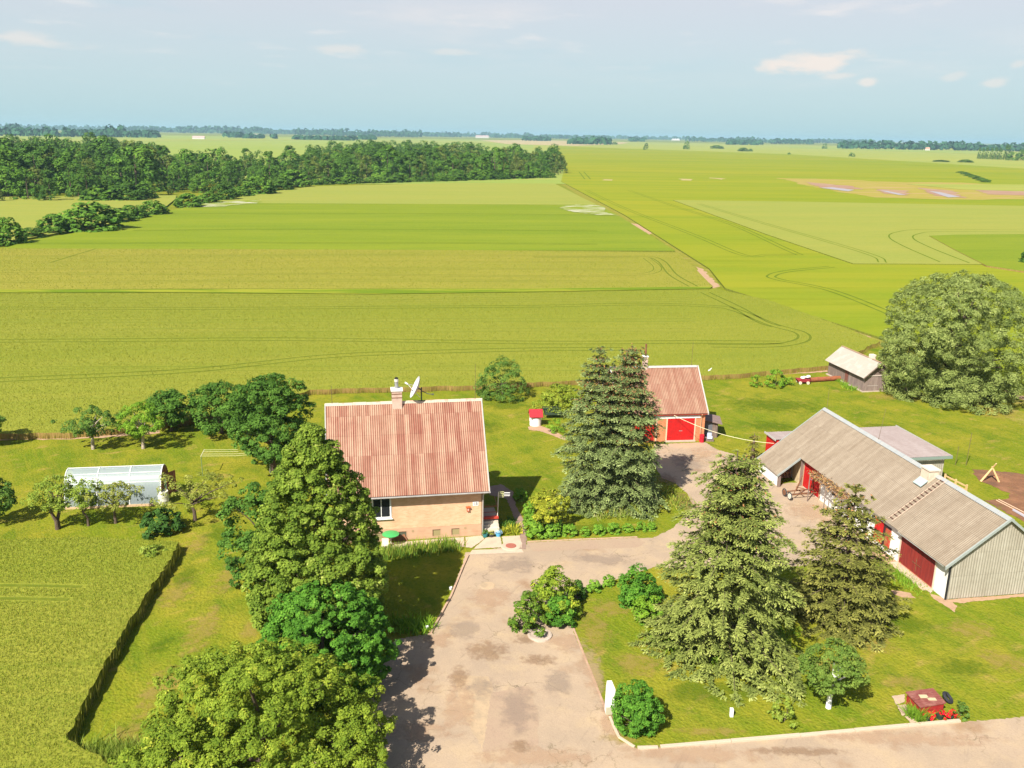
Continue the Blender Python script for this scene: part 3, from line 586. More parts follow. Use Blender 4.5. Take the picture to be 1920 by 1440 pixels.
for q in ((915, 1222, 60, 26), (1010, 1238, 50, 14), (975, 1400, 30, 16), (1150, 1330, 30, 26), (860, 1270, 26, 30), (1250, 900, 30, 16), (1280, 940, 26, 26), (1500, 1410, 120, 12), (985, 1200, 34, 12)):
    soft('brown_stain', *q, S_BRN)
for q in ((970, 1330, 50, 60), (905, 1290, 40, 26), (1045, 1280, 36, 40), (870, 1180, 40, 30), (960, 1060, 60, 24), (1130, 1050, 80, 16), (1290, 870, 40, 22)):
    soft('tar_patch', *q, S_GREY)
# kerb stones
KERB = nmat('kerb_stone', (.50, .41, .30), [((.5, .38, .27), 2., .45, .7, .7)], rough=.9, bump=(15, .01))
KERBP = nmat('kerb_brick', (.46, .30, .20), [((.38, .28, .2), 3., .45, .7, .7)], rough=.9)
def kerb(px, w=.16, h=.12, mat=KERB, L0=1.0):
    P = [gp(u, v)[:2] for u, v in px]; mb = MB(); acc = 0
    for a, b in zip(P[:-1], P[1:]):
        L_ = np.linalg.norm(b-a); n = max(1, int(L_/L0)); t = (b-a)/L_; nn = np.array([-t[1], t[0]])*w/2
        for i in range(n):
            s, e = a+t*(L_*i/n+.012), a+t*(L_*(i+1)/n-.012); dz = .012*math.sin(acc*2.3); acc += 1
            q = [(*(s-nn), -.05), (*(e-nn), -.05), (*(e+nn), -.05), (*(s+nn), -.05)]
            mb.hexa(q, [(x, y, h+dz) for x, y, _ in q])
    o = mb.build('kerb', mat, bevel=.012); prop(o, kind='structure')
kerb([(1143, 1345), (1150, 1362), (1160, 1383), (1190, 1402)], w=.14, h=.10)
kerb([(1195, 1404), (1234, 1403)], w=.18, L0=3)
kerb([(1238, 1402), (1500, 1380), (1800, 1353)], w=.2, L0=3.)
kerb([(1072, 1170), (1100, 1240), (1126, 1305), (1141, 1343)], w=.12, h=.03, mat=KERBP, L0=.4)
kerb([(878, 1042), (868, 1064), (846, 1118), (808, 1188)], w=.14, h=.11, mat=KERBP, L0=1.)
kerb([(988, 1016), (1195, 1007)], w=.10, h=.06, mat=KERBP, L0=1.)
# ------------------------------------------------------------------ buildings
def corr_grid(x0, x1, prof, wl, amp, mat, name, parent, back=False, seg=6):
    """corrugated roof slope; prof = [(y, z), ...] from eave to ridge; ribs run up the slope"""
    nx = int((x1-x0)/wl*seg)+1; X = np.linspace(x0, x1, nx); d = 0; V = []; UV = []
    a, b = np.array(prof[0], float), np.array(prof[-1], float); t = (b-a)/np.linalg.norm(b-a); nn = np.array([-t[1], t[0]])
    if nn[1] < 0: nn = -nn
    last = a
    for p in prof:
        p = np.array(p, float); d += np.linalg.norm(p-last); last = p
        for x in X:
            o = amp*math.cos(2*pi*x/wl); V.append((x, p[0]+nn[0]*o, p[1]+nn[1]*o)); UV.append((x, d))
    Fc = []
    for j in range(len(prof)-1):
        for i in range(nx-1):
            q = [j*nx+i, j*nx+i+1, (j+1)*nx+i+1, (j+1)*nx+i]; Fc.append(q if not back else q[::-1])
    return mesh_np(name, V, np.array(Fc), mat, parent, uv=UV, smooth=True)
def steps(a, b, n, lap=.0):
    a = np.array(a, float); b = np.array(b, float); return [tuple(a+(b-a)*i/n) for i in range(n+1)]

RED_SHEET = sheetmat('faded_red_sheets', (.175, .042, .028), (.225, .075, .05), (.28, .145, .095), 1.05, 1.62, .165, (.44, .29, .20), streak=.6, rib=1.7)
RED_SHEET2 = sheetmat('red_sheets_garage', (.20, .07, .043), (.24, .105, .068), (.29, .155, .105), .92, .9, .165, (.37, .245, .165), streak=.35, pw=.2)
GREY_SHEET = sheetmat('weathered_grey_sheets', (.175, .135, .095), (.21, .163, .115), (.245, .195, .14), 1.05, 1.5, .17, (.34, .285, .215), streak=.5, pw=.10, rib=.9)
GREY_WALL = sheetmat('grey_wall_sheets', (.26, .23, .175), (.30, .27, .21), (.34, .31, .245), 1.05, 1.7, .2, (.40, .37, .30), streak=.5)
GREY_PINK = sheetmat('pinkish_grey_sheets', (.25, .195, .18), (.29, .23, .21), (.33, .27, .25), 1.05, 1.5, .17, (.37, .31, .29), streak=.4, pw=.15)
BRICK = brickmat('pale_brick', (.72, .46, .28), (.62, .37, .21), (.66, .48, .32))
BRICKO = brickmat('orange_brick', (.56, .20, .085), (.48, .16, .065), (.56, .34, .2))
RENDER = nmat('plinth_render', (.52, .33, .21), [((.44, .26, .16), 1.5, .45, .7, .7), ((.36, .22, .12), (.6, .6, 3.), .55, .75, .6)], rough=.95, bump=(25, .006))
CHIMB = nmat('chimney_render', (.55, .40, .32), [((.38, .26, .2), 3., .4, .7, .7)], rough=.9, bump=(12, .01))
GUTTER = nmat('zinc', (.38, .36, .33), [((.25, .22, .2), 4., .45, .7, .6)], rough=.5, metal=.3)

def pent(x, y0, y1, ze, zr, zb):     # gable outline at x
    return [(x, y0, zb), (x, y1, zb), (x, y1, ze), (x, (y0+y1)/2, zr), (x, y0, ze)]

def main_house():
    r = empty('house', (-2.2068, 63.0031, 0), .176, 'pale brick house with a steep faded red corrugated roof beside the drive', 'house')
    D = 8.17; W_ = 11.0; ze, zr, ov, g = 3.905, 9.747, .64, .60; k = (zr-ze)/(D/2+ov)
    MB().box(-W_-.03, .03, -.03, D+.03, 0, .93).build('plinth', RENDER, r)
    zw = ze+ov*k-.10
    m = MB().prism(pent(-W_, 0, D, zw, zr-.12, .95), (W_, 0, 0)); m.build('brick_wall', BRICK, r)
    corr_grid(-W_-g, g, steps((-ov, ze), (D/2, zr), 4), .165, .026, RED_SHEET, 'roof', r)
    corr_grid(-W_-g, g, steps((D+ov, ze), (D/2, zr), 4), .165, .026, RED_SHEET, 'roof', r, back=True)
    f = MB()
    for x in (-W_-g-.03, g-.10):
        for s in (0, 1):
            ya = -ov-.03 if s == 0 else D+ov+.03
            f.hexa([(x, ya, ze-.16), (x+.07, ya, ze-.16), (x+.07, D/2, zr-.10), (x, D/2, zr-.10)], [(x, ya, ze+.05), (x+.07, ya, ze+.05), (x+.07, D/2, zr+.10), (x, D/2, zr+.10)])
    f.build_each('verge_board', trimw, r)
    f = MB(); x = -W_-g
    while x < g-.1:
        e = min(x+1.05, g); dz = .012*math.sin(x*3.1)
        f.prism([(x, D/2-.10, zr-.08), (x, D/2+.10, zr-.08), (x, D/2+.03, zr+.12+dz), (x, D/2-.03, zr+.12+dz)], (e-x-.015, 0, 0)); x = e
    f.build('ridge_cap', nmat('ridge_cream', (.56, .46, .36), [((.55, .25, .18), 1.8, .55, .7, .8)], rough=.7), r)
    MB().box(-W_-g+.05, g-.05, -ov+.04, -.002, ze-.14, ze-.06).build('soffit', nmat('soffit_wood', (.45, .40, .33), rough=.8), r)
    f = MB(); f.tube([(-W_-g, -ov-.06, ze-.10), (g, -ov-.06, ze-.07)], .07, 8); f.build('gutter', GUTTER, r)
    d = MB(); d.tube([(.16, -ov, ze-.12), (.12, -.12, ze-.5), (.10, -.10, .25), (.12, -.32, .12)], .055, 8); d.build('downpipe', GUTTER, r)
    MB().box(.031, .11, -.01, .3, .95, 3.7).build('corner_board', nmat('corner_timber', (.42, .27, .16), rough=.8), r)
    # front window
    w = MB(); x0, x1, z0, z1 = -8.2, -6.98, 2.0, 3.58
    w.box(x0-.12, x0, -.06, -.004, z0-.12, z1+.1); w.box(x1, x1+.12, -.06, -.004, z0-.12, z1+.1); w.box(x0, x1, -.06, -.004, z0-.12, z0); w.box(x0, x1, -.06, -.004, z1, z1+.1)
    fr = w.build('window', white, r)
    MB().box(x0, x1, -.02, -.006, z0, z1).build('pane', glass, fr)
    b = MB(); b.box(x0+.56, x0+.61, -.05, -.021, z0, z1); b.build('glazing_bar', white, fr)
    MB().box(x0-.16, x1+.2, -.16, -.06, z0-.18, z0-.12).build('window_sill', white, fr)
    for (a, c, gm) in ((-8.1, -7.5, 1), (-6.37, -5.77, 0), (-3.77, -3.17, 1), (-2.31, -1.7, 1)):
        f = MB(); z0, z1 = .2, .72
        f.box(a-.04, a, -.05, -.034, z0-.04, z1+.04); f.box(c, c+.04, -.05, -.034, z0-.04, z1+.04); f.box(a, c, -.05, -.034, z1, z1+.04); f.box(a, c, -.05, -.034, z0-.04, z0)
        b = f.build('basement_window', RENDER, r)
        MB().box(a, c, -.04, -.032, z0, z1).build('pane', nmat('basement_board', (.30, .25, .12), rough=.6) if gm else nmat('basement_glass', (.08, .09, .06), rough=.3), b)
        s = MB(); s.box(a, a+.07, -.046, -.041, z0, z1); s.box(a+.07, c, -.046, -.041, z1-.06, z1); s.build('reveal_shade', nmat('painted_reveal_shade', (.10, .06, .03), rough=.9), b)  # dark strips paint the recess shade along left and top of the pane
    for x in (-5.27, -1.25):
        MB().tube([(x, -.05, .70), (x, -.035, .70)], .10, 12).build('vent', nmat('vent_buff', (.36, .26, .14), rough=.8), r)
    # house number plate
    p = MB(); p.box(-.66, -.22, -.03, -.004, 2.5, 2.84).build('number_plate', white, r, bevel=.004)
    pl = [c for c in r.children if c.name.startswith('number_plate')][0]
    cu = bpy.data.curves.new('number', 'FONT'); cu.body = '15'; cu.size = .30; cu.align_x = 'CENTER'; cu.align_y = 'CENTER'; cu.extrude = .004; cu.offset = .006
    to = bpy.data.objects.new('number', cu); C.objects.link(to); to.parent = pl; to.location = (-.43, -.038, 2.67); to.rotation_euler = (pi/2, 0, 0)
    cu.materials.append(nmat('number_ink', (.02, .03, .06), rough=.5))
    bpy.context.view_layer.update(); me = bpy.data.meshes.new_from_object(to.evaluated_get(bpy.context.evaluated_depsgraph_get())); mo = bpy.data.objects.new('number', me); C.objects.link(mo)
    mo.parent = pl; mo.location = to.location; mo.rotation_euler = to.rotation_euler; bpy.data.objects.remove(to); me.materials.clear(); me.materials.append(cu.materials[0])
    # red letter box
    lb = MB(); lb.box(-1.13, -.93, -.14, -.004, 2.1, 2.4); lb.prism([(-1.2, -.2, 2.4), (-.86, -.2, 2.4), (-.86, 0-.004, 2.46), (-1.2, -.004, 2.46)], (0, 0, .03))
    l = lb.build('letter_box', nmat('letterbox_red', (.5, .09, .03), rough=.5), r)
    MB().box(-1.07, -.99, -.146, -.141, 2.16, 2.34).build('slot', nmat('letterbox_label', (.7, .5, .4), rough=.5), l)
    # chimney on the ridge
    c = MB(); x0, x1, y0, y1 = -6.5, -5.72, 3.75, 4.42
    c.box(x0, x1, y0, y1, 9.2, 10.75).build('chimney', CHIMB, r, bevel=.01)
    ch = [q for q in r.children if q.name.startswith('chimney')][0]
    b = MB(); b.box(x0-.02, x1+.02, y0-.02, y1+.02, 10.2, 10.26); b.box(x0-.02, x1+.02, y0-.02, y1+.02, 10.50, 10.56); b.build('band', rust, ch)
    MB().box(x0-.07, x1+.07, y0-.07, y1+.07, 10.75, 10.90).build('cap', white, ch, bevel=.015)
    fl = MB(); fl.tube([(-6.12, 4.08, 10.9), (-6.12, 4.08, 11.6)], [.15, .13], 12); f_ = fl.build('flue', greymetal, ch)
    MB().tube([(-6.12, 4.08, 11.45), (-6.12, 4.08, 11.66)], .16, 12).build('cowl', nmat('cowl_pale', (.6, .55, .48), rough=.5), ch)
    MB().tube([(-6.12, 4.08, 11.661), (-6.12, 4.08, 11.78)], [.15, .10], 12).build('cowl', dark, ch)
    # porch with steps on the right side
    p = MB(); p.box(.13, 1.5, 1.2, 3.2, 0, .85); p.build('porch', concrete, r)
    po = [q for q in r.children if q.name.startswith('porch')][0]
    s = MB()
    for i in range(4): s.box(.25, 1.48, 1.2-.3*(i+1), 1.2-.3*i-.004, 0, .85-.17*(i+1)+.02)
    s.build('step', nmat('step_white', (.58, .52, .42), [((.4, .33, .25), 2., .45, .7, .7)], rough=.9), po)
    MB().box(.2, 1.52, .95, 1.25, .86, 1.02).build('step_board', nmat('step_red', (.45, .05, .03), rough=.6), po)
    f = MB()
    for z in (1.35, 1.85): f.tube([(.2, 1.2, z), (1.45, 1.2, z)], .03, 6)
    for x in (.22, 1.45): f.tube([(x, 1.2, .85), (x, 1.2, 1.9)], .03, 6)
    f.tube([(1.45, 1.2, 1.85), (1.5, 3.1, 1.85)], .03, 6); f.build('railing', nmat('rail_brown', (.25, .07, .05), rough=.6), po)
    d = MB(); d.box(.035, .08, 1.9, 2.8, .9, 2.95); d.build('front_door', brown_wood, r)
    return r
HOUSE = main_house()
def hl(x, y, z): # house-local to world
    c, s = math.cos(.176), math.sin(.176); return (-2.2068+x*c-y*s, 63.0031+x*s+y*c, z)

def dish():
    r = empty('satellite_dish', hl(-4.2, 4.08, 9.86), .176, 'large grey satellite dish on a mast on the ridge of the brick house', 'satellite dish')
    MB().tube([(0, 0, 0), (0, 0, 1.05)], .05, 8).build('mast', nmat('mast_dark', (.06, .07, .06), rough=.6), r)
    MB().box(-.3, .3, -.05, .05, -.12, .0).build('foot_plate', nmat('plate_dark', (.07, .08, .06), rough=.6), r); f = MB(); f.tube([(0, 0, .78), (.5, -.1, .55), (.85, -.15, .5)], .035, 6); f.tube([(0, 0, .85), (-.28, -.02, 1.02)], .06, 6); f.tube([(.8, -.15, .5), (.95, -.16, .5)], .07, 6); f.build('mount', nmat('mount_dark', (.07, .08, .06), rough=.6), r)
    prof = [(0, .0)]+[(rr, .32*rr*rr) for rr in np.linspace(.12, .90, 8)]; prof += [(rr, .32*rr*rr-.02) for rr in np.linspace(.90, .1, 6)]
    q = MB().lathe(prof, n=32).build('reflector', nmat('dish_grey', (.50, .49, .50), rough=.45), r, smooth=False)
    dirv = Vector((-.92, 0.0, .42)); q.rotation_mode = 'QUATERNION'; q.rotation_quaternion = dirv.to_track_quat('Z', 'Y'); q.location = (-.28, -.02, 1.0)
    a = MB(); c = Vector((-.28, -.02, 1.0)); tip = c+dirv.normalized()*.85
    a.tube([tuple(c-Vector((-.15, 0, .75))), tuple(tip)], .02, 6); a.tube([tuple(c+Vector((-.1, .7, 0))), tuple(tip)], .015, 6)
    a.tube([tuple(tip), tuple(tip+Vector((-.2, 0, .14)))], .07, 8); a.build('feed_arm', white, r)
dish()
def rod(name, p, h, label, r=.018, lean=(0, 0), cat='lightning rod', group='lightning rods on the roof ridges'):
    m = MB().tube([(0, 0, 0), (lean[0], lean[1], h)], [r, r*.7], 6); m.tube([(0, 0, -.1), (0, 0, .15)], r*2, 6)
    return prop(m.build(name, nmat('rod_rusty', (.14, .10, .06), rough=.8), loc=p), label, cat, group)
rod('lightning_rod', hl(-11.06, 4.08, 9.78), 1.5, 'thin rod at the left end of the red house ridge')
rod('lightning_rod', hl(.03, 4.08, 9.78), 2.9, 'tall thin rod at the right end of the red house ridge, near the gable')
def tv_aerial():
    r = empty('aerial', hl(1.46, 1.15, .9), .176, 'white pole with a small yellow-green television aerial by the porch of the brick house', 'aerial')
    MB().tube([(0, 0, 0), (.05, 0, 2.15)], .035, 8).build('pole', nmat('pole_white', (.62, .58, .5), rough=.6), r)
    m = MB()
    for i in range(4): m.box(.02, .5, -.02, .02, 1.70+i*.14, 1.73+i*.14)
    for x in (.1, .25, .4): m.box(x-.012, x+.012, -.03, -.015, 1.66, 2.2)
    m.build('grid', nmat('aerial_yellow', (.55, .55, .25), rough=.5), r)
    m = MB()
    for z in (1.80, 1.93, 2.06): m.tube([(.5, 0, z), (.95, -.1, z+.02)], .022, 6)
    m.tube([(.45, 0, 1.93), (.95, -.1, 1.95)], .02, 6); m.build('rods', white, r)
tv_aerial()

def garage():
    gx, gy, a = 19.7725, 86.1566, .1283
    r = empty('garage', (gx, gy, 0), a, 'orange brick garage with red double doors under a pinkish red corrugated roof', 'garage')
    D = 7.8; W_ = 9.0; ze, zr, ov, g = 3.02, 6.896, .285, .2; k = (zr-ze)/(D/2+ov); zw = ze+ov*k-.08
    MB().prism(pent(-W_, 0, D, zw, zr-.1, 0), (W_, 0, 0)).build('brick_wall', BRICKO, r)
    corr_grid(-W_-g, g, steps((-ov, ze), (D/2, zr), 5), .165, .024, RED_SHEET2, 'roof', r)
    corr_grid(-W_-g, g, steps((D+ov, ze), (D/2, zr), 5), .165, .024, RED_SHEET2, 'roof', r, back=True)
    f = MB()
    for x in (-W_-g-.04, g-.06):
        for s in (0, 1):
            ya = -ov-.03 if s == 0 else D+ov+.03
            f.hexa([(x, ya, ze-.14), (x+.12, ya, ze-.14), (x+.12, D/2, zr-.08), (x, D/2, zr-.08)], [(x, ya, ze+.05), (x+.12, ya, ze+.05), (x+.12, D/2, zr+.09), (x, D/2, zr+.09)])
    f.build_each('verge_board', trimw, r)
    MB().prism([(-W_-g, D/2-.16, zr-.08), (-W_-g, D/2+.16, zr-.08), (-W_-g, D/2+.03, zr+.1), (-W_-g, D/2-.03, zr+.1)], (W_+2*g-.14, 0, 0)).build('ridge_cap', trimw, r)
    MB().box(-W_-g, g, -ov+.02, -.003, ze-.15, ze-.07).build('soffit', nmat('soffit_red', (.30, .05, .03), rough=.8), r)
    MB().box(-5.6, -.5, -.05, -.004, 2.48, 2.74).build('lintel', white, r)
    f = MB()
    for x in (-5.14, -4.06, -1.08): f.box(x, x+.13, -.05, -.004, .0, 2.478)
    f.build_each('door_post', nmat('post_buff', (.62, .45, .30), rough=.8), r)
    def dd(x0, x1):
        d = MB(); xm = (x0+x1)/2
        for a_, b_ in ((x0, xm-.01), (xm+.01, x1)):
            n = int((b_-a_)/.16)
            for i in range(n): d.box(a_+(b_-a_)*i/n+.004, a_+(b_-a_)*(i+1)/n-.004, -.035, -.006, .14, 2.44)
        o = d.build('door', redpaint, r)
        h = MB(); h.box(xm-.18, xm+.18, -.05, -.036, 1.1, 1.16); h.build('handle', greymetal, o)
        k_ = MB()
        for z in (.45, 2.1): k_.box(x0, x0+.5, -.045, -.036, z, z+.05); k_.box(x1-.5, x1, -.045, -.036, z, z+.05)
        k_.build_each('hinge', nmat('hinge_red', (.3, .02, .02), rough=.6), o)
        return o
    dd(-3.92, -1.09); dd(-8.2, -5.3)
    MB().box(-4.1, -.95, -.3, -.006, 0, .12).build('threshold', concrete, r)
    MB().tube([(-.42, -.28, 2.9), (-.42, -.08, 2.6), (-.42, -.08, .15), (-.42, -.3, .08)], .05, 8).build('downpipe', nmat('pipe_tan', (.45, .28, .16), rough=.6), r)
    ch = MB(); ch.box(-5.75, -5.28, 3.65, 4.15, 6.5, 8.0); c = ch.build('chimney', CHIMB, r, bevel=.01)
    MB().tube([(-5.5, 3.9, 8.0), (-5.5, 3.9, 9.35)], .10, 10).build('flue', rust, c)
    MB().box(-5.8, -5.23, 3.6, 4.2, 8.0, 8.1).build('cap', white, c)
garage()
def gl(x, y, z):
    c, s = math.cos(.1283), math.sin(.1283); return (19.7725+x*c-y*s, 86.1566+x*s+y*c, z)
rod('lightning_rod', gl(-.5, 3.9, 6.95), 2.6, 'thin rod on the ridge of the orange garage')
def barrel(name, p, r_, h, mat, label, cat='barrel', ribs=True):
    prof = [(0, 0), (r_*.93, 0), (r_, .03)]
    for i in range(1, 12):
        z = h*i/12; prof.append((r_*(1.035 if ribs and i in (4, 8) else 1.), z))
    prof += [(r_*.97, h), (r_*.9, h), (r_*.88, h-.06), (0, h-.06)]
    o = MB().lathe(prof, n=24).build(name, mat, loc=p, smooth=False); return prop(o, label, cat)
barrel('barrel', gl(-.35, -.45, 0), .24, .80, nmat('barrel_red', (.55, .015, .03), rough=.45), 'bright red barrel at the right corner of the garage front')
def privy():
    p = gl(1.15, 2.0, 0); r = empty('shed', p, .1283-.25, 'small grey plank shed with a brown lean-to roof beside the garage', 'shed')
    m = MB()
    for i in range(9): m.box(-.75+i*.17, -.75+i*.17+.155, -1.1, -1.05, 0, 1.75)
    for i in range(13): m.box(.80, .85, -1.1+i*.17, -1.1+i*.17+.155, 0, 1.6)
    m.box(-.73, .79, -1.04, 1.1, 0, 1.55); m.build('plank_wall', wood, r)
    MB().hexa([(-.95, -1.4, 1.95), (1.25, -1.4, 1.55), (1.25, 1.3, 1.55), (-.95, 1.3, 1.95)], [(-.95, -1.4, 2.02), (1.25, -1.4, 1.62), (1.25, 1.3, 1.62), (-.95, 1.3, 2.02)]).build('roof', nmat('tar_roof', (.24, .17, .15), [((.15, .1, .09), 3., .4, .7, .7)], rough=.9), r)
    MB().box(-.5, .3, -1.13, -1.105, .1, 1.6).build('door', nmat('door_grey', (.12, .12, .13), rough=.8), r)
privy()
t = MB(); t.box(-.22, .22, -.03, .03, 0, .55); t.box(-.25, .25, -.35, -.28, 0, .30)
prop(t.build('canister', nmat('canister_pale', (.50, .55, .70), rough=.4), loc=gl(.55, -.1, .3)), 'pale blue-grey panel leaning in the shade between garage and plank shed', 'panel')
mm = MB(); mm.box(-.4, .4, -.3, .3, 0, .3); prop(mm.build('crate', wood, loc=gl(.6, -.05, 0)), 'dark crate in the shade at the side of the garage', 'crate')

BX, BY, BA_ = 29.6758, 54.159, .1707
def bl(x, y, z):
    c, s = math.cos(BA_), math.sin(BA_); return (BX+x*c-y*s, BY+x*s+y*c, z)
def barn():
    r = empty('barn', (BX, BY, 0), BA_, 'long white walled barn with a weathered grey corrugated roof and oxide red gates', 'barn')
    L_, Wd = 24.4, 7.52; bo = .477; ze, zr = 2.665, 5.879; k = (zr-ze)/(Wd/2+bo); zw = ze+bo*k-.09
    # walls (front wall with the gate recess drawn by the gate itself)
    w = MB(); pts = [(0, 0, 0), (Wd, 0, 0), (Wd, 0, zw), (Wd/2, 0, zr-.1), (0, 0, zw)]
    w.prism(pts, (0, L_, 0)); w.build('white_wall', nmat('whitewash', (.80, .78, .73), [((.66, .60, .5), 1.2, .5, .75, .5), ((.5, .36, .24), (1.5, 1.5, 6.), .62, .78, .5)], rough=.9, bump=(8, .01)), r)
    # roof: turn the grid so that ribs run from eave to ridge; built in a turned frame
    fr = empty('roof_frame', (0, 0, 0), pi/2); 
    def slope(y0, y1, prof, mat, name, back=False, wl=.17):
        o = corr_grid(y0, y1, prof, wl, .022, mat, name, None, back=back)
        me = o.data; n = len(me.vertices); co = np.empty(n*3, np.float32); me.vertices.foreach_get('co', co); co = co.reshape(-1, 3)
        me.vertices.foreach_set('co', np.column_stack([co[:, 1], co[:, 0], co[:, 2]]).astype(np.float32).ravel()); me.flip_normals(); me.update(); o.parent = r; return o
    slope(5.3, 20.35, steps((-bo, ze), (Wd/2, zr), 4), GREY_SHEET, 'roof')
    slope(-.3, 5.3, steps((-bo-.06, ze-.06), (Wd/2, zr-.012), 4), GREY_SHEET, 'roof')
    slope(20.35, L_+.22, [(-2.5, ze-(2.5-bo)*k)]+steps((-bo, ze), (Wd/2, zr), 4), GREY_SHEET, 'roof')
    slope(-.3, L_+.22, steps((Wd+bo, ze), (Wd/2, zr), 4), GREY_SHEET, 'roof', back=True)
    bpy.data.objects.remove(fr)
    m = MB(); y = -.3
    while y < L_+.2:
        e = min(y+1.1, L_+.22)
        for s in (-1, 1):
            m.hexa([(Wd/2, y, zr+.01), (Wd/2+s*.26, y, zr-.17), (Wd/2+s*.26, e-.02, zr-.17), (Wd/2, e-.02, zr+.01)] if s > 0 else [(Wd/2-.26, y, zr-.17), (Wd/2, y, zr+.01), (Wd/2, e-.02, zr+.01), (Wd/2-.26, e-.02, zr-.17)],
                   [(Wd/2, y, zr+.07), (Wd/2+s*.28, y, zr-.12), (Wd/2+s*.28, e-.02, zr-.12), (Wd/2, e-.02, zr+.07)] if s > 0 else [(Wd/2-.28, y, zr-.12), (Wd/2, y, zr+.07), (Wd/2, e-.02, zr+.07), (Wd/2-.28, e-.02, zr-.12)])
        y = e
    m.build('ridge_cap', nmat('ridge_grey', (.31, .325, .32), [((.38, .36, .32), 2.5, .45, .7, .7)], rough=.7), r)
    m = MB()   # verge boards
    green = nmat('grey_green_trim', (.30, .33, .31), [((.25, .28, .25), 4., .45, .7, .6)], rough=.7)
    for s, xa in ((0, -bo-.08), (1, Wd+bo+.02)):
        za = ze-.05
        m.hexa([(xa, -.36, za-.20), (Wd/2, -.36, zr-.16), (Wd/2, -.26, zr-.16), (xa, -.26, za-.20)], [(xa, -.36, za+.03), (Wd/2, -.36, zr+.05), (Wd/2, -.26, zr+.05), (xa, -.26, za+.03)])
    ym = L_+.2; m.hexa([(-2.5, ym, ze-(2.5-bo)*k-.12), (Wd/2, ym, zr-.12), (Wd/2, ym+.08, zr-.12), (-2.5, ym+.08, ze-(2.5-bo)*k-.12)], [(-2.5, ym, ze-(2.5-bo)*k+.05), (Wd/2, ym, zr+.05), (Wd/2, ym+.08, zr+.05), (-2.5, ym+.08, ze-(2.5-bo)*k+.05)])
    zc = ze-(2.5-bo)*k; m.hexa([(-2.52, 20.26, zc-.12), (-bo, 20.26, ze-.12), (-bo, 20.34, ze-.12), (-2.52, 20.34, zc-.12)], [(-2.52, 20.26, zc+.06), (-bo, 20.26, ze+.06), (-bo, 20.34, ze+.06), (-2.52, 20.34, zc+.06)])
    m.build_each('verge_board', green, r)
    # gable cladding of upright corrugated sheets in rows
    X = np.linspace(0, Wd, int(Wd/.2*6)); V = []; UV = []; rows = 5
    for j in range(rows+1):
        for x in X:
            top = (zw-.05+(zr-zw-.06)*(1-abs(x-Wd/2)/(Wd/2))); z = .05+(top-.05)*j/rows
            V.append((x, -.055+.022*math.cos(2*pi*x/.2), z)); UV.append((x, z))
    nx = len(X); Fc = [[j*nx+i, j*nx+i+1, (j+1)*nx+i+1, (j+1)*nx+i] for j in range(rows) for i in range(nx-1)]
    mesh_np('gable_cladding', V, np.array(Fc), GREY_WALL, r, uv=UV, smooth=True)
    MB().box(-.05, .06, -.10, -.005, 0, 2.9).build('corner_post', dark, r)
    # big gates
    def gate(y0, y1, z0, z1, mat, name='gate'):
        g = MB(); ym = (y0+y1)/2
        for a_, b_ in ((y0, ym-.02), (ym+.02, y1)):
            n = int((b_-a_)/.15)
            for i in range(n): g.box(-.05, -.012, a_+(b_-a_)*i/n+.004, a_+(b_-a_)*(i+1)/n-.004, z0, z1)
        o = g.build(name, mat, r)
        h = MB()
        h.box(-.075, -.052, ym-.5, ym+.5, z0+.85, z0+.90) ; h.box(-.075, -.052, ym-.03, ym+.03, z0+.3, z0+1.3); h.build('bolt', rust, o)
        q = MB(); q.box(-.08, -.052, y0, y1, z0+.02, z0+.10); q.build('bottom_rail', nmat('rail_tan', (.5, .2, .12), rough=.8), o)
        return o
    g = gate(1.38, 5.35, .05, 2.25, darkred)
    MB().box(-.03, -.008, 1.3, 5.4, 2.252, 2.72).build('lintel_gap', dark, r)
    MB().box(-.5, -.02, .0, 5.35, 2.50, 2.56).build('soffit', nmat('soffit_pale', (.5, .5, .46), rough=.8), r)
    m = MB(); m.box(-.09, -.01, 1.26, 1.36, 0, 2.5); m.box(-.09, -.01, 5.37, 5.47, 0, 2.5); m.build_each('gate_post', nmat('gate_post_buff', (.60, .48, .36), rough=.8), r)
    MB().hexa([(-.75, 1.35, 0), (-.1, 1.35, 0), (-.1, 5.4, 0), (-.75, 5.4, 0)], [(-.72, 1.35, .09), (-.1, 1.35, .12), (-.1, 5.4, .12), (-.72, 5.4, .09)]).build('threshold', SLABM, r)
    def leaf(y0, y1, z0, z1, mat, nm='door', x=-.05):
        g = MB(); n = max(2, int((y1-y0)/.14))
        for i in range(n): g.box(x, -.01, y0+(y1-y0)*i/n+.003, y0+(y1-y0)*(i+1)/n-.003, z0, z1)
        return g.build(nm, mat, r)
    d = leaf(7.75, 8.85, .35, 2.1, redpaint); d.location = (0, 0, 0)
    MB().box(-.07, -.052, 7.8, 8.3, 1.2, 1.26).build('bolt', greymetal, d)
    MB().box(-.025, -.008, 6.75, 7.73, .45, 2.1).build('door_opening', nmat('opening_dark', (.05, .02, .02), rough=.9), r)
    d2 = leaf(6.72, 7.3, .5, 1.9, nmat('worn_door', (.33, .12, .05), [((.45, .02, .015), 3., .45, .6, .8)], rough=.8), x=-.12)
    d = leaf(17.35, 20.2, .1, 2.35, redpaint, 'door'); MB().box(-.07, -.052, 18.6, 19.1, 1.2, 1.26).build('bolt', greymetal, d)
    m = MB(); m.box(-.08, -.01, 20.22, 20.34, 0, 2.5); m.box(-.08, -.01, 17.2, 17.33, 0, 2.5); m.build_each('door_post', nmat('door_post', (.42, .28, .18), rough=.8), r)
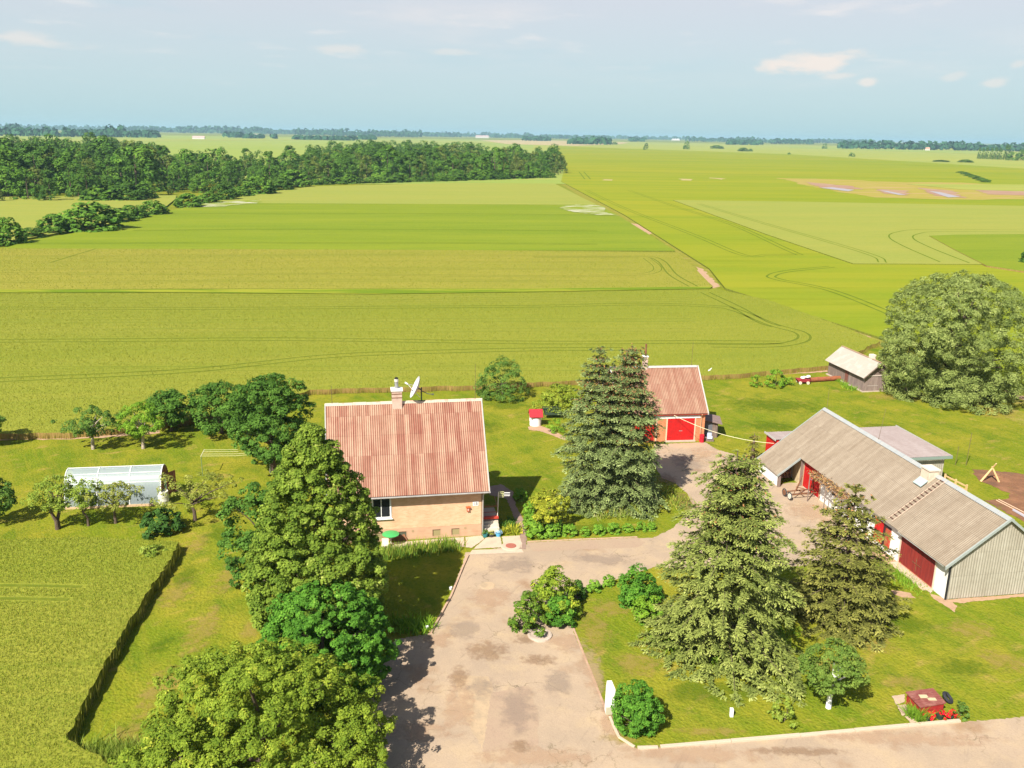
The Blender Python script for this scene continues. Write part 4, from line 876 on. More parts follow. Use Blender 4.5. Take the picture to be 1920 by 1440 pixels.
    # small windows along the front, under the trees
    for y in (10.2, 12.6, 15.0):
        f = MB(); f.box(-.04, -.008, y-.45, y-.38, 1.2, 1.95); f.box(-.04, -.008, y+.38, y+.45, 1.2, 1.95); f.box(-.04, -.008, y-.38, y+.38, 1.2, 1.27); f.box(-.04, -.008, y-.38, y+.38, 1.88, 1.95)
        o = f.build('window', white, r); MB().box(-.02, -.009, y-.38, y+.38, 1.27, 1.88).build('pane', glass, o)
    # open wood store under the long slope
    m = MB(); m.box(-2.3, -2.12, 20.6, 24.5, 0, .98); m.box(-2.12, -.005, 24.3, 24.5, 0, .95); m.build('store_wall', white, r)
    m = MB(); m.box(-2.35, -2.12, 20.35, 20.55, 0, 1.05); m.box(-.3, -.02, 20.36, 20.44, 0, 2.35); m.build_each('store_post', wood, r)
    MB().box(-.08, -.012, 20.45, 22.2, 0, 2.3).build('store_lining', nmat('limewash_tan', (.58, .45, .28), [((.35, .26, .16), 1.5, .5, .7, .7)], rough=.95), r)
    # chimney
    c = MB(); c.box(2.95, 3.75, 7.5, 8.5, 4.9, 6.25); ch = c.build('chimney', nmat('chimney_lime', (.62, .50, .38), [((.42, .31, .22), 2.5, .45, .7, .7)], rough=.95, bump=(10, .02)), r, bevel=.02)
    MB().box(2.88, 3.82, 7.42, 8.58, 6.25, 6.36).build('cap', nmat('chimney_cap', (.66, .56, .45), rough=.9), ch)
    q = MB(); q.hexa([(2.4, 7.5, 5.02), (2.94, 7.5, 5.45), (2.94, 8.5, 5.45), (2.4, 8.5, 5.02)], [(2.4, 7.5, 5.06), (2.94, 7.5, 5.49), (2.94, 8.5, 5.49), (2.4, 8.5, 5.06)]); q.build('flashing', nmat('flashing_green', (.35, .42, .40), rough=.5), ch)
barn()
def roofz(x): return 2.665+(x+.477)*(5.879-2.665)/(3.76+.477)
def ladder():
    r = empty('roof_ladder', bl(0, 0, 0), BA_, 'rusty ladder lying up the grey barn roof to the chimney', 'ladder')
    m = MB()
    for y in (6.45, 6.95): m.tube([(-.3, y, roofz(-.3)+.08), (3.7, y, roofz(3.7)+.08)], .03, 6)
    m.build('rail', nmat('ladder_rail', (.48, .36, .27), rough=.8), r)
    m = MB()
    for i in range(14):
        x = -.15+i*.28; m.box(x-.035, x+.035, 6.45, 6.95, roofz(x)+.08, roofz(x)+.115)
    m.build('rung', nmat('ladder_rung', (.14, .07, .05), rough=.9), r)
ladder()
rod('lightning_rod', bl(3.76, 24.2, 5.9), 2.0, 'thin rod at the far end of the grey barn ridge')
rod('lightning_rod', bl(3.76, 15.6, 5.9), 2.7, 'leaning thin rod in the middle of the grey barn ridge', lean=(.35, .2))
def firewood():
    r = rs(5); m = MB()
    for i in range(13):
        for j in range(8):
            x = -1.95+i*.145+r.uniform(-.02, .02); z = .08+j*.125+r.uniform(-.01, .01)
            if z > roofz(x)-.25: continue
            m.tube([(x, 22.3+r.uniform(-.05, .05), z), (x, 22.9, z)], r.uniform(.05, .068), 6)
    o = m.build('firewood', nmat('split_logs', (.40, .18, .11), [((.58, .36, .22), 7., .45, .65, .8), ((.06, .03, .02), 5., .5, .7, .8)], rough=.95)); o.location = bl(0, 0, 0); o.rotation_euler = (0, 0, BA_)
    prop(o, 'stack of split firewood in the open store at the far end of the barn', 'firewood', kind='thing')
firewood()
def annex():
    r = empty('annex', bl(0, 0, 0), BA_, 'low annex behind the barn with a pinkish grey roof and red end wall', 'outbuilding')
    MB().box(8.1, 12.5, 18.7, 26.6, 0, 2.75).build('wall', GREY_WALL and nmat('annex_wall', (.46, .43, .34), [((.3, .27, .2), (4, 4, .5), .45, .7, .7)], rough=.9), r)
    X = np.linspace(8.1, 12.5, 140); V = []; UV = []
    for z in (0.05, 1.4, 2.74):
        for x in X: V.append((x, 18.66+.018*math.cos(2*pi*x/.2), z)); UV.append((x, z))
    n = len(X); mesh_np('cladding', V, np.array([[j*n+i, j*n+i+1, (j+1)*n+i+1, (j+1)*n+i] for j in range(2) for i in range(n-1)]), GREY_WALL, r, uv=UV, smooth=True)
    MB().box(-.62, 8.05, 24.66, 26.85, 0, 2.78).build('red_end_wall', redpaint, r)
    MB().box(10.9, 11.45, 18.58, 18.62, .9, 2.1).build('shutter', darkred, r)
    def sl(x0, x1, y0, y1, z0, z1, name):
        nx = int((x1-x0)/.17*5); XX = np.linspace(x0, x1, nx); V = []; UV = []
        for j in range(4):
            y = y0+(y1-y0)*j/3
            for x in XX: V.append((x, y, z0+(z1-z0)*j/3+.02*math.cos(2*pi*x/.17))); UV.append((x, y-y0))
        mesh_np(name, V, np.array([[j*nx+i, j*nx+i+1, (j+1)*nx+i+1, (j+1)*nx+i] for j in range(3) for i in range(nx-1)]), GREY_PINK, r, uv=UV, smooth=True)
    sl(7.4, 12.9, 18.3, 27.0, 3.05, 2.95, 'roof'); sl(-.75, 7.38, 24.65, 27.0, 2.92, 2.87, 'roof')
    m = MB(); m.box(7.4, 12.95, 18.2, 18.28, 2.8, 3.04); m.build('fascia', nmat('fascia_green', (.20, .26, .22), rough=.7), r)
    m = MB(); m.box(12.92, 12.98, 18.3, 27.0, 2.8, 3.06); m.box(-.83, -.77, 24.6, 27.0, 2.80, 2.98); m.build_each('verge_board', trimw, r)
annex()
def pig_pen():
    m = MB()
    for z in (.35, .7, 1.05): m.box(0, .04, 0, 2.6, z, z+.14)
    for y in (0, 1.3, 2.6): m.box(-.06, .06, y-.06, y+.06, 0, 1.3)
    o = m.build('board_fence', wood_new, loc=bl(12.9, 15.8, 0)); o.rotation_euler = (0, 0, BA_+.1); prop(o, 'short pale board fence at the back corner of the barn annex', 'fence')
pig_pen()
def trolley():
    p = gp(1502, 932); r = empty('field_roller', (p[0], p[1], 0), .25, 'rusty iron cart frame on spoked wheels standing in front of the red barn door', 'farm cart')
    m = MB()
    for y in (-.35, .45): m.tube([(-1.25, y, .45), (1.35, y, .45)], .055, 6)
    for x in (-1.2, 0, 1.3): m.tube([(x, -.35, .45), (x, .45, .45)], .05, 6)
    for x, t in ((-.65, -.1), (.95, 1.0)):
        m.tube([(x-.3, -.3, .5), (t, 0, 2.0)], .04, 6); m.tube([(x+.35, .35, .5), (t, 0, 2.0)], .04, 6)
    m.tube([(-.6, 0, 1.0), (1.2, -.2, .5)], .035, 6); m.build('frame', rust, r)
    for x, y in ((-1.35, -.35), (1.4, -.35), (1.4, .5), (-1.35, .5)):
        ax = np.array([1., 0, 0]); w = MB(); ring = [(0, .32*math.cos(a), .32*math.sin(a)) for a in np.linspace(0, 2*pi, 17)]
        w.tube(ring, .05, 6, cap=False)
        wo = w.build('wheel', nmat('tyre', (.05, .05, .05), rough=.9), r); wo.location = (x, y, .35)
        h = MB().tube([(-.05, 0, 0), (.05, 0, 0)], .24, 14); ho = h.build('rim', nmat('rim_pale', (.6, .55, .45), rough=.6) if (x < 0 and y < 0) else rust, wo)
trolley()

def bathhouse():
    o = gp(1618, 735); a = .1707+.02
    r = empty('bathhouse', (o[0], o[1], 0), a, 'small weathered plank hut with a pale grey roof and a short chimney beside the willow', 'hut')
    W_, L_ = 3.55, 8.4; ze, zr, ov = 1.9, 3.75, .45; k = (zr-ze)/(W_/2+ov); zw = ze+ov*k-.05
    MB().prism([(0, 0, .05), (W_, 0, .05), (W_, 0, zw), (W_/2, 0, zr-.07), (0, 0, zw)], (0, L_, 0)).build('plank_wall', wood, r)
    m = MB(); n = 24
    for i in range(n): m.box(W_*i/n+.008, W_*(i+1)/n-.008, -.03, -.003, .02, 2.0)
    for i in range(30): m.box(-.03, -.003, 3.4*i/30+.008, 3.4*(i+1)/30-.008, .02, 1.95)
    m.build('cladding', nmat('plank_grey', (.27, .20, .17), [((.15, .11, .10), (11, 11, .7), .4, .62, .85), ((.38, .31, .27), (9, 9, .6), .52, .75, .6)], rough=.9), r)
    MB().box(-.04, W_+.05, -.10, -.031, 2.0, 2.12).build('gable_rail', nmat('rail_pale', (.5, .42, .36), rough=.8), r)
    MB().box(.45, 1.9, -.05, -.031, .75, .81).build('batten', nmat('batten', (.4, .34, .3), rough=.8), r)
    ROOF = nmat('old_asbestos', (.36, .315, .26), [((.38, .33, .29), (7, .6, 1), .45, .65, .7), ((.48, .44, .38), 1.2, .5, .7, .6)], rough=.9)
    def sl(s):
        nl = 60; Y = np.linspace(-.45, L_+.3, nl*3); V = []
        for j in range(5):
            x = (-ov+(W_/2+ov)*j/4) if s == 0 else (W_+ov-(W_/2+ov)*j/4); z = ze+(zr-ze)*j/4
            for y in Y: V.append((x, y, z+.02*math.cos(2*pi*y/.18)))
        n_ = len(Y); F_ = np.array([[j*n_+i, j*n_+i+1, (j+1)*n_+i+1, (j+1)*n_+i] for j in range(4) for i in range(n_-1)])
        if s == 0: F_ = F_[:, ::-1]
        mesh_np('roof', V, F_, ROOF, r, smooth=True)
    sl(0); sl(1)
    m = MB()
    for xa in (-ov, W_+ov): m.hexa([(xa, -.5, ze-.14), (W_/2, -.5, zr-.12), (W_/2, -.44, zr-.12), (xa, -.44, ze-.14)], [(xa, -.5, ze+.01), (W_/2, -.5, zr+.03), (W_/2, -.44, zr+.03), (xa, -.44, ze+.01)])
    m.build_each('verge_board', wood, r)
    m = MB(); m.box(W_/2-.1, W_/2+.1, -.4, L_+.25, zr+.01, zr+.06); m.build('ridge_board', nmat('ridge_brown', (.4, .25, .16), rough=.9), r)
    c = MB().box(W_/2-.1, W_/2+.5, 1.6, 2.3, 3.2, 4.25).build('chimney', nmat('lime_chimney', (.66, .55, .45), rough=.9, bump=(8, .02)), r, bevel=.02)
    MB().box(-.035, -.004, 3.6, 4.3, .1, 1.7).build('door', nmat('door_brown', (.18, .07, .05), rough=.8), r)
    MB().box(-.2, 3.75, -.12, L_+.1, 0, .12).build('footing', concrete, r)
bathhouse()

def greenhouse():
    o = gp(304, 947); a = .155; r = empty('greenhouse', (o[0], o[1], 0), a, 'arched polycarbonate greenhouse with white hoops and a brown wooden end', 'greenhouse')
    Lg, Wg, Hh = 7.5, 3.2, 2.9
    def arc(n=20): return [(Wg/2-Wg/2*math.cos(t), Hh*(math.sin(t)**.85)) for t in np.linspace(0, pi, n)]
    A = arc(24); X = np.linspace(-Lg, 0, 40); V = [(x, y, z) for (y, z) in A for x in X]; n = len(X)
    Fc = np.array([[j*n+i, j*n+i+1, (j+1)*n+i+1, (j+1)*n+i] for j in range(len(A)-1) for i in range(n-1)])
    pm = bpy.data.materials.new('polycarbonate'); pm.use_nodes = True; nt = pm.node_tree
    b = nt.nodes['Principled BSDF']; b.inputs['Base Color'].default_value = (.40, .46, .47, 1); b.inputs['Roughness'].default_value = .28; b.inputs['Specular IOR Level'].default_value = .8
    tp = N(nt, 'ShaderNodeBsdfTransparent'); tp.inputs[0].default_value = (.85, .95, .92, 1); mx = N(nt, 'ShaderNodeMixShader', i_0=.42)
    nt.links.new(b.outputs[0], mx.inputs[1]); nt.links.new(tp.outputs[0], mx.inputs[2]); nt.links.new(mx.outputs[0], nt.nodes['Material Output'].inputs[0])
    mesh_np('cover', V, Fc, pm, r, smooth=True)
    for x in (-Lg, -Lg*2/3, -Lg/3, -.02):
        MB().tube([(x, y, z+.01) for y, z in A], .045, 6).build('hoop', white, r)
    m = MB()
    for i in (5, 8, 12, 16, 19): m.tube([(-Lg, A[i][0], A[i][1]+.02), (0, A[i][0], A[i][1]+.02)], .028, 6)
    m.build('purlin', white, r)
    MB().box(-Lg, 0, -.07, -.0, 0, .18).build('base_board', nmat('base_board', (.55, .38, .22), rough=.9), r)
    # end wall of boards with an open door
    def end(x, nm):
        m = MB(); nB = 20
        for i in range(nB):
            y0, y1 = Wg*i/nB, Wg*(i+1)/nB; ym = (y0+y1)/2
            if nm and 1.15 < ym < 2.05: z0 = 2.05
            else: z0 = 0
            h = Hh*(max(0, 1-((ym-Wg/2)/(Wg/2))**2))**.43
            if h-.05 > z0: m.box(x, x+.035, y0+.004, y1-.004, z0, h-.03)
        return m.build('end_wall', brown_wood, r)
    end(.0, True)
    m = MB(); m.box(-Lg-.01, -Lg+.01, .1, Wg-.1, 0, .8); m.build('end_wall', brown_wood, r)
    dd = MB()
    for i in range(6): dd.box(i*.15+.004, i*.15+.146, -.02, .02, .05, 2.0)
    d = dd.build('door', nmat('door_redbrown', (.30, .12, .07), [((.2, .08, .05), (8, 8, 1), .4, .7, .7)], rough=.8), r); d.location = (.05, 2.1, 0); d.rotation_euler = (0, 0, .9)
    m = MB(); rr = rs(8)
    V, Fc2 = blades(rr.uniform((-7.8, .4), (-.4, 2.8), (1500, 2)), .1, .9, .16, rr, .3)
    o2 = mesh_np('tomato_plants', V, Fc2, leafmat('tomato_leaf', (.03, .09, .015), (.07, .16, .03)), r, tint=rr.uniform(0, 1, len(Fc2)))
greenhouse()
g0 = gp(305, 944); barrel('barrel', (g0[0]+.15, g0[1]-.1, 0), .42, 1.15, nmat('barrel_white', (.62, .60, .52), [((.5, .46, .38), 2., .4, .7, .5)], rough=.6), 'off-white barrel at the brown end wall of the greenhouse')

def clothes_poles():
    for (u, v, vt, lab) in ((380, 893, 858, 'left T-shaped clothesline post on the lawn behind the greenhouse'), (507, 888, 862, 'right T-shaped clothesline post in the shade of the big walnut')):
        p = gp(u, v); h = height(p, vt)+.15; r = empty('clothes_post', (p[0], p[1], 0), .15, lab, 'clothesline post', 'posts of the clothesline')
        MB().tube([(0, 0, 0), (0, 0, h)], .035, 8).build('post', nmat('post_green', (.16, .22, .10), rough=.6), r)
        MB().tube([(0, -.1, h), (0, 1.7, h)], .035, 8).build('crossbar', nmat('bar_cream', (.6, .58, .35), rough=.6), r)
    a = gp(380, 893); b = gp(507, 888); h = height(a, 858)+.15; m = MB(); c, s = math.cos(.15), math.sin(.15)
    for y in (0, .5, 1.1, 1.6):
        q = [np.array([a[0]-s*y, a[1]+c*y, h]), np.array([b[0]-s*y, b[1]+c*y, h+.05])]
        m.tube([q[0], (q[0]+q[1])/2-[0, 0, .12], q[1]], .014, 5)
    prop(m.build('clothesline', nmat('line_cream', (.65, .63, .35), rough=.6)), 'pale washing lines stretched between the two T-shaped posts', 'washing line')
clothes_poles()

def well():
    p = gp(1004, 800); r = empty('well', (p[0], p[1]+.6, 0), .1, 'round white concrete well under a small red pitched roof', 'well')
    prof = [(.0, 0), (.62, 0), (.62, .95), (.52, .95), (.52, .5), (0, .5)]
    MB().lathe(prof, n=28).build('ring', nmat('well_white', (.74, .72, .70), [((.6, .45, .38), 2., .55, .75, .6)], rough=.8), r)
    m = MB()
    for s in (-1, 1):
        m.hexa([(-.72, s*.75, 1.05), (.72, s*.75, 1.05), (.72, 0, 1.72), (-.72, 0, 1.72)], [(-.72, s*.77, 1.11), (.72, s*.77, 1.11), (.72, 0, 1.79), (-.72, 0, 1.79)])
    m.build('roof', nmat('well_roof_red', (.42, .022, .03), [((.3, .015, .03), 6., .5, .6, .8), ((.5, .06, .06), 9., .6, .7, .5)], rough=.6), r)
    m = MB()
    for x in (-.66, .62): m.prism([(x, -.6, 1.1), (x, .6, 1.1), (x, 0, 1.66)], (.04, 0, 0))
    m.build('gable', nmat('well_gable', (.5, .12, .1), rough=.7), r)
    m = MB(); [m.box(x-.05, x+.05, -.05, .05, .5, 1.6) for x in (-.6, .6)]; m.build('post', white, r)
    q = MB().tube([(.66, .0, 1.3), (.85, 0, 1.3), (.85, 0, 1.05)], .02, 6).build('crank', greymetal, r)
well()
def garden_swing():
    p = gp(1036, 784); r = empty('garden_swing', (p[0], p[1], 0), .1, 'dark green garden swing bench under the yellow-green bush behind the well', 'garden seat')
    m = MB()
    for x in (-1.15, 1.15):
        m.tube([(x, -.5, 0), (x, 0, 1.35)], .03, 6); m.tube([(x, .5, 0), (x, 0, 1.35)], .03, 6)
    m.tube([(-1.15, 0, 1.35), (1.15, 0, 1.35)], .03, 6); m.build('frame', dark, r)
    cl = nmat('dark_green_cloth', (.035, .06, .03), [((.02, .035, .02), 5., .4, .7, .6)], rough=.9)
    MB().hexa([(-.9, -.3, .45), (.9, -.3, .45), (.9, .25, .42), (-.9, .25, .42)], [(-.9, -.3, .53), (.9, -.3, .53), (.9, .25, .5), (-.9, .25, .5)]).build('seat', cl, r)
    MB().hexa([(-.9, .25, .5), (.9, .25, .5), (.9, .30, .5), (-.9, .30, .5)], [(-1.05, .4, 1.1), (1.05, .4, 1.1), (1.05, .45, 1.1), (-1.05, .45, 1.1)]).build('backrest', cl, r)
garden_swing()

def tripod():
    p = gp(1856, 901); r = empty('log_tripod', (p[0], p[1], 0), 0, 'tripod of pale peeled logs standing on bare soil behind the barn', 'log tripod')
    top = np.array([.05, 0, 1.25])
    for d in ((-1.0, -.3), (.65, -.35), (-.1, .8)):
        b = np.array([d[0], d[1], 0]); q = top+(top-b)*(.45 if d[1] > .5 else .1); MB().tube([b, top, q], [.10, .075, .06], 8).build('log', wood_new, r)
tripod()
def soil_heap():
    p = gp(1872, 893); rr = rs(3); m = MB()
    for i in range(9):
        c = np.array([rr.uniform(-.6, .6), rr.uniform(-.3, .3), 0]); q = rr.uniform(.2, .4); m.lathe([(q, -.05), (q*.8, q*.3), (q*.4, q*.5), (.01, q*.55)], c, 9)
    prop(m.build('soil_heap', SOIL, loc=(p[0], p[1], 0), smooth=False), 'low reddish heap of soil beside the log tripod', 'heap of soil')
soil_heap()
def timber_line():
    a, b = gp(1868, 939), gp(1960, 990); m = MB(); rr = rs(2)
    for k in range(2):
        o = np.array([k*.3, k*.2, .05]); m.tube([a+o, (a+b)/2+o+[.1, 0, .03], b+o], .05, 6)
    prop(m.build('long_poles', nmat('pole_buff', (.55, .38, .25), rough=.9)), 'two long peeled poles lying on the soil behind the barn ridge', 'poles')
    a, b = gp(1900, 958), gp(1990, 1010); prop(MB().tube([a+[0, 0, .08], b+[0, 0, .08]], .13, 8).build('steel_rail', nmat('rail_grey', (.35, .33, .36), rough=.7)), 'thick grey pipe lying on the ground behind the barn ridge', 'pipe')
timber_line()
for (u, v, h, lab) in ((1791, 872, 1.9, 'short thin stake by the corner of the annex at the field edge'), (1811, 873, 3.3, 'tall thin stake at the field edge behind the barn')):
    p = gp(u, v); prop(MB().tube([(0, 0, 0), (.06, 0, h)], .035, 6).build('stake', nmat('stake', (.14, .12, .04), rough=.9), loc=(p[0], p[1], 0)), lab, 'stake', 'thin stakes at the field edge')

def pipe_and_trough():
    a, b = gp(1512, 717), gp(1575, 713)
    m = MB(); n = 14; P = [a+(b-a)*i/n+[0, 0, .32+.02*math.sin(i*1.7)] for i in range(n+1)]
    prop(m.tube(P, .30, 12).build('rusty_pipe', nmat('pipe_rust', (.30, .10, .045), [((.18, .06, .03), 4., .4, .7, .8)], rough=.9)), 'long rusty red pipe lying on the grass beside the plank hut', 'pipe')
    p = gp(1505, 719); r = empty('wagon', (p[0], p[1], 0), .05, 'small dark red cart with white bags at the end of the rusty pipe', 'hand cart')
    m = MB(); m.hexa([(-.7, -.45, .3), (.7, -.45, .3), (.7, .45, .3), (-.7, .45, .3)], [(-.9, -.5, .62), (.8, -.5, .62), (.8, .5, .62), (-.9, .5, .62)]); m.build('box', nmat('cart_red', (.28, .03, .04), rough=.7), r)
    for x, y in ((-.5, -.5), (.5, -.5), (-.5, .5), (.5, .5)):
        MB().tube([(x, y-.04, .2), (x, y+.04, .2)], .2, 14).build('wheel', nmat('wheel_cream', (.6, .55, .4), rough=.7), r)
    m = MB(); rr = rs(4)
    for i in range(5):
        c = (rr.uniform(-.1, .7), rr.uniform(-.3, .3), .62+rr.uniform(0, .2)); q = rr.uniform(.18, .3); m.lathe([(q*.6, 0), (q, q*.4), (q*.8, q*.9), (.02, q*1.1)], c, 9)
    o = m.build('white_bags', white); o.location = (p[0], p[1], 0); prop(o, 'white bags heaped on the small dark red cart', 'bags')
pipe_and_trough()
def tank():
    a = gp(1324, 708); b = gp(1334, 698); m = MB(); m.tube([a+[0, 0, .25], a+(b-a)*.5+[0, 0, .3], b+[0, 0, .3]], [.28, .36, .33], 12)
    prop(m.build('bath_tub', nmat('tub_white', (.80, .78, .74), rough=.35), smooth=False), 'white upturned tub lying by the wheat edge behind the garage', 'tub')
tank()

def pillar():
    p = gp(1143, 1336); r = empty('gate_pillar', (p[0], p[1], 0), .12, 'tall white gate pillar at the right edge of the drive', 'pillar')
    h = height(p, 1279)
    MB().hexa([(-.24, -.22, 0), (.22, -.22, 0), (.22, .22, 0), (-.24, .22, 0)], [(-.22, -.2, h*.82), (.2, -.2, h*.82), (.2, .2, h*.82), (-.22, .2, h*.82)]).build('shaft', white, r)
    MB().hexa([(-.22, -.2, h*.82+.002), (.2, -.2, h*.82+.002), (.2, .2, h*.82+.002), (-.22, .2, h*.82+.002)], [(-.2, -.05, h), (.06, -.05, h), (.06, .15, h), (-.2, .15, h)]).build('top', white, r)
    MB().box(-.26, .24, -.245, -.223, 0, .5).build('base', nmat('pillar_base', (.42, .40, .28), rough=.9), r)
pillar()
def post_small():
    p = gp(1371, 1343); m = MB(); m.box(-.09, .09, -.09, .09, 0, .42); m.prism([(-.09, -.09, .42), (.09, -.09, .42), (.09, .09, .42), (-.09, .09, .42)], (0, .02, .05))
    prop(m.build('marker_post', white, loc=(p[0], p[1], 0), bevel=.01), 'small white marker post alone on the front lawn', 'marker post')
post_small()
for (u, v, lab) in ((845, 1106, 'small white pot on the kerb half way up the left lawn edge'), (801, 1180, 'small white pot at the lower end of the left lawn edge')):
    p = gp(u, v); prop(MB().lathe([(0, 0), (.08, 0), (.11, .2), (.09, .2), (.08, .1), (0, .1)], n=14).build('pot', white, loc=(p[0], p[1], 0.02)), lab, 'pot', 'small white pots on the left kerb')

def well_box():
    z = .78; cs = [gp(1726, 1325, z), gp(1774.5, 1316.5, z), gp(1749.5, 1288.5, z), gp(1698, 1295.5, z)]
    c = sum(cs)/4; r = empty('well_cover', (c[0], c[1], 0), 0, 'low box of red boards with a flat dark red plank lid by the road', 'wooden box')
    q = [(p[0]-c[0], p[1]-c[1]) for p in cs]; s = .9
    m = MB()
    for i in range(5): m.hexa([(x*s, y*s, i*.13+.01) for x, y in q], [(x*s, y*s, i*.13+.12) for x, y in q])
    m.build('board_wall', nmat('board_red', (.36, .03, .025), [((.26, .02, .02), 4., .4, .7, .7)], rough=.7), r)
    m = MB(); n = 7
    A, B, Cc, D = [np.array(p) for p in q]
    for i in range(n):
        a0, a1 = A+(D-A)*(i/n+.008), A+(D-A)*((i+1)/n-.008); b0, b1 = B+(Cc-B)*(i/n+.008), B+(Cc-B)*((i+1)/n-.008)
        m.hexa([(*a0, .68), (*b0, .68), (*b1, .68), (*a1, .68)], [(*a0, .74+.01*(i % 2)), (*b0, .74+.01*(i % 2)), (*b1, .74+.01*(i % 2)), (*a1, .74+.01*(i % 2))])
    l = m.build('lid', nmat('lid_oxide', (.23, .07, .055), [((.32, .14, .11), 2.5, .45, .65, .8), ((.14, .04, .035), 6., .5, .7, .7)], rough=.85), r)
    m = MB(); m.box(-.35, .1, -.1, .2, .752, .765); m.box(.0, .45, -.3, -.06, .752, .765); o = m.build('hatch_plate', nmat('plate_tan', (.52, .42, .25), rough=.7), l)
    p = gp(1775, 1318); t = MB(); t.tube([(.30*math.cos(a), .22*math.sin(a), .24+.18*math.sin(a)) for a in np.linspace(0, 2*pi, 15)], .09, 8, cap=False)
    o = t.build('tyre', nmat('rubber', (.03, .03, .035), rough=.8), loc=(p[0]+.1, p[1]+.15, 0)); o.rotation_euler = (0, 0, 1.1); prop(o, 'black tyre leaning against the right side of the red box', 'tyre')
well_box()
for i, q in enumerate(([(1672, 1305), (1697, 1302), (1696, 1316), (1680, 1321)], [(1681, 1322), (1700, 1321), (1706, 1338), (1692, 1342)], [(1696, 1343), (1712, 1341), (1722, 1352), (1708, 1356)])):
    sheet('stepping_slab', q, .04, nmat('slab_buff', (.48, .35, .24), [((.38, .27, .19), 3., .45, .7, .7)], rough=.9), rough_edge=.03, seed=i)
def cable():
    P = [np.array(gl(-3.4, -.3, 2.9))]; e = np.array(bl(-.9, 24.7, 2.55)); s = P[0]; n = 16
    P = [s+(e-s)*i/n-[0, 0, 1.1*4*(i/n)*(1-i/n)*.5] for i in range(n+1)]
    prop(MB().tube(P, .022, 5).build('cable', nmat('cable_pale', (.72, .66, .42), rough=.6)), 'pale cable strung from the garage front to the red annex wall', 'cable')
cable()
def manholes():
    p = gp(958, 1025); r = empty('manhole', (p[0], p[1], 0), 0, 'red iron manhole cover in a round concrete ring before the porch', 'manhole')
    MB().lathe([(.0, 0), (.75, 0), (.72, .06), (.42, .07), (.0, .07)], n=28).build('ring', SLABM, r)
    MB().lathe([(0, .071), (.40, .071), (.40, .10), (.34, .105), (0, .10)], n=24).build('lid', nmat('lid_red', (.36, .12, .08), [((.25, .08, .06), 12., .4, .7, .6)], rough=.8), r)
    p = gp(1012, 1192); r = empty('shaft_ring', (p[0], p[1], 0), 0, 'cracked round concrete cover in the drive below the island shrubs', 'manhole')
    MB().lathe([(0, 0), (.78, 0), (.76, .10), (.62, .12), (.60, .07), (0, .07)], n=28).build('ring', concrete, r)
    p = gp(914, 1098); prop(MB().lathe([(0, 0), (.55, 0), (.5, .03), (0, .035)], n=22).build('drain_cover', PATCH, loc=(p[0], p[1], 0)), 'faint round cover flush with the drive asphalt below the house', 'manhole')
manholes()
def table_green():
    p = gp(733, 1022); r = empty('garden_table', (p[0], p[1], 0), .1, 'green umbrella-like round table before the house front left', 'garden table')
    MB().tube([(0, 0, 0), (0, 0, .95)], .035, 8).build('post', white, r)
    MB().lathe([(0, .95), (.62, .88), (.64, .92), (.3, 1.02), (0, 1.04)], n=20).build('top', nmat('plastic_green', (.06, .36, .10), rough=.45), r)
    p = gp(722, 1030); m = MB(); m.box(-.25, .25, -.2, .2, .35, .4); m.box(-.25, .25, .17, .2, .4, .8)
    for x in (-.22, .22):
        for y in (-.17, .17): m.box(x-.02, x+.02, y-.02, y+.02, 0, .35)
    prop(m.build('chair', nmat('chair_cream', (.7, .64, .5), rough=.5), loc=(p[0], p[1], 0)), 'cream plastic chair beside the green round table', 'chair')
table_green()
def tarp():
    p = gp(738, 1015); m = MB(); m.hexa([(-.9, -.3, 0), (.9, -.3, 0), (.9, .3, 0), (-.9, .3, 0)], [(-.7, -.05, .55), (.55, -.05, .6), (.5, .1, .6), (-.7, .1, .55)])
    prop(m.build('brown_box', brown_wood, loc=(p[0]+.2, p[1]+.35, 0)), 'brown wooden hatch against the house plinth behind the green table', 'hatch')
tarp()
# ------------------------------------------------------------------ vegetation
def leafquads(Cn, Nn, size, asp, rng):
    n = len(Cn); r = rng.normal(size=(n, 3)); t = np.cross(Nn, r); t /= np.linalg.norm(t, axis=1)[:, None]+1e-9; b = np.cross(Nn, t); b /= np.linalg.norm(b, axis=1)[:, None]+1e-9
    s = (size*rng.uniform(.5, 1.5, n))[:, None]
    V = np.stack([Cn-t*s*.5, Cn+b*s*asp*.5, Cn+t*s*.5, Cn-b*s*asp*.5], 1).reshape(-1, 3)
    return V, np.arange(4*n).reshape(-1, 4)
PROF = {
    'round': lambda s: np.sqrt(np.clip(1-((s-.45)/.56)**2, 0, 1)),
    'dome': lambda s: np.sqrt(np.clip(1-(s*.98)**2.2, 0, 1)),
    'tall': lambda s: np.interp(s, [0, .08, .25, .45, .7, .88, 1], [.62, .9, 1., .93, .66, .36, .08]),
    'vase': lambda s: np.interp(s, [0, .25, .6, .85, 1], [.3, .8, 1., .75, .25]),
    'flat': lambda s: np.interp(s, [0, .2, .5, .85, 1], [.55, .95, 1., .7, .3]),
    'col': lambda s: np.interp(s, [0, .15, .6, .9, 1], [.6, 1., .8, .4, .1]),
}
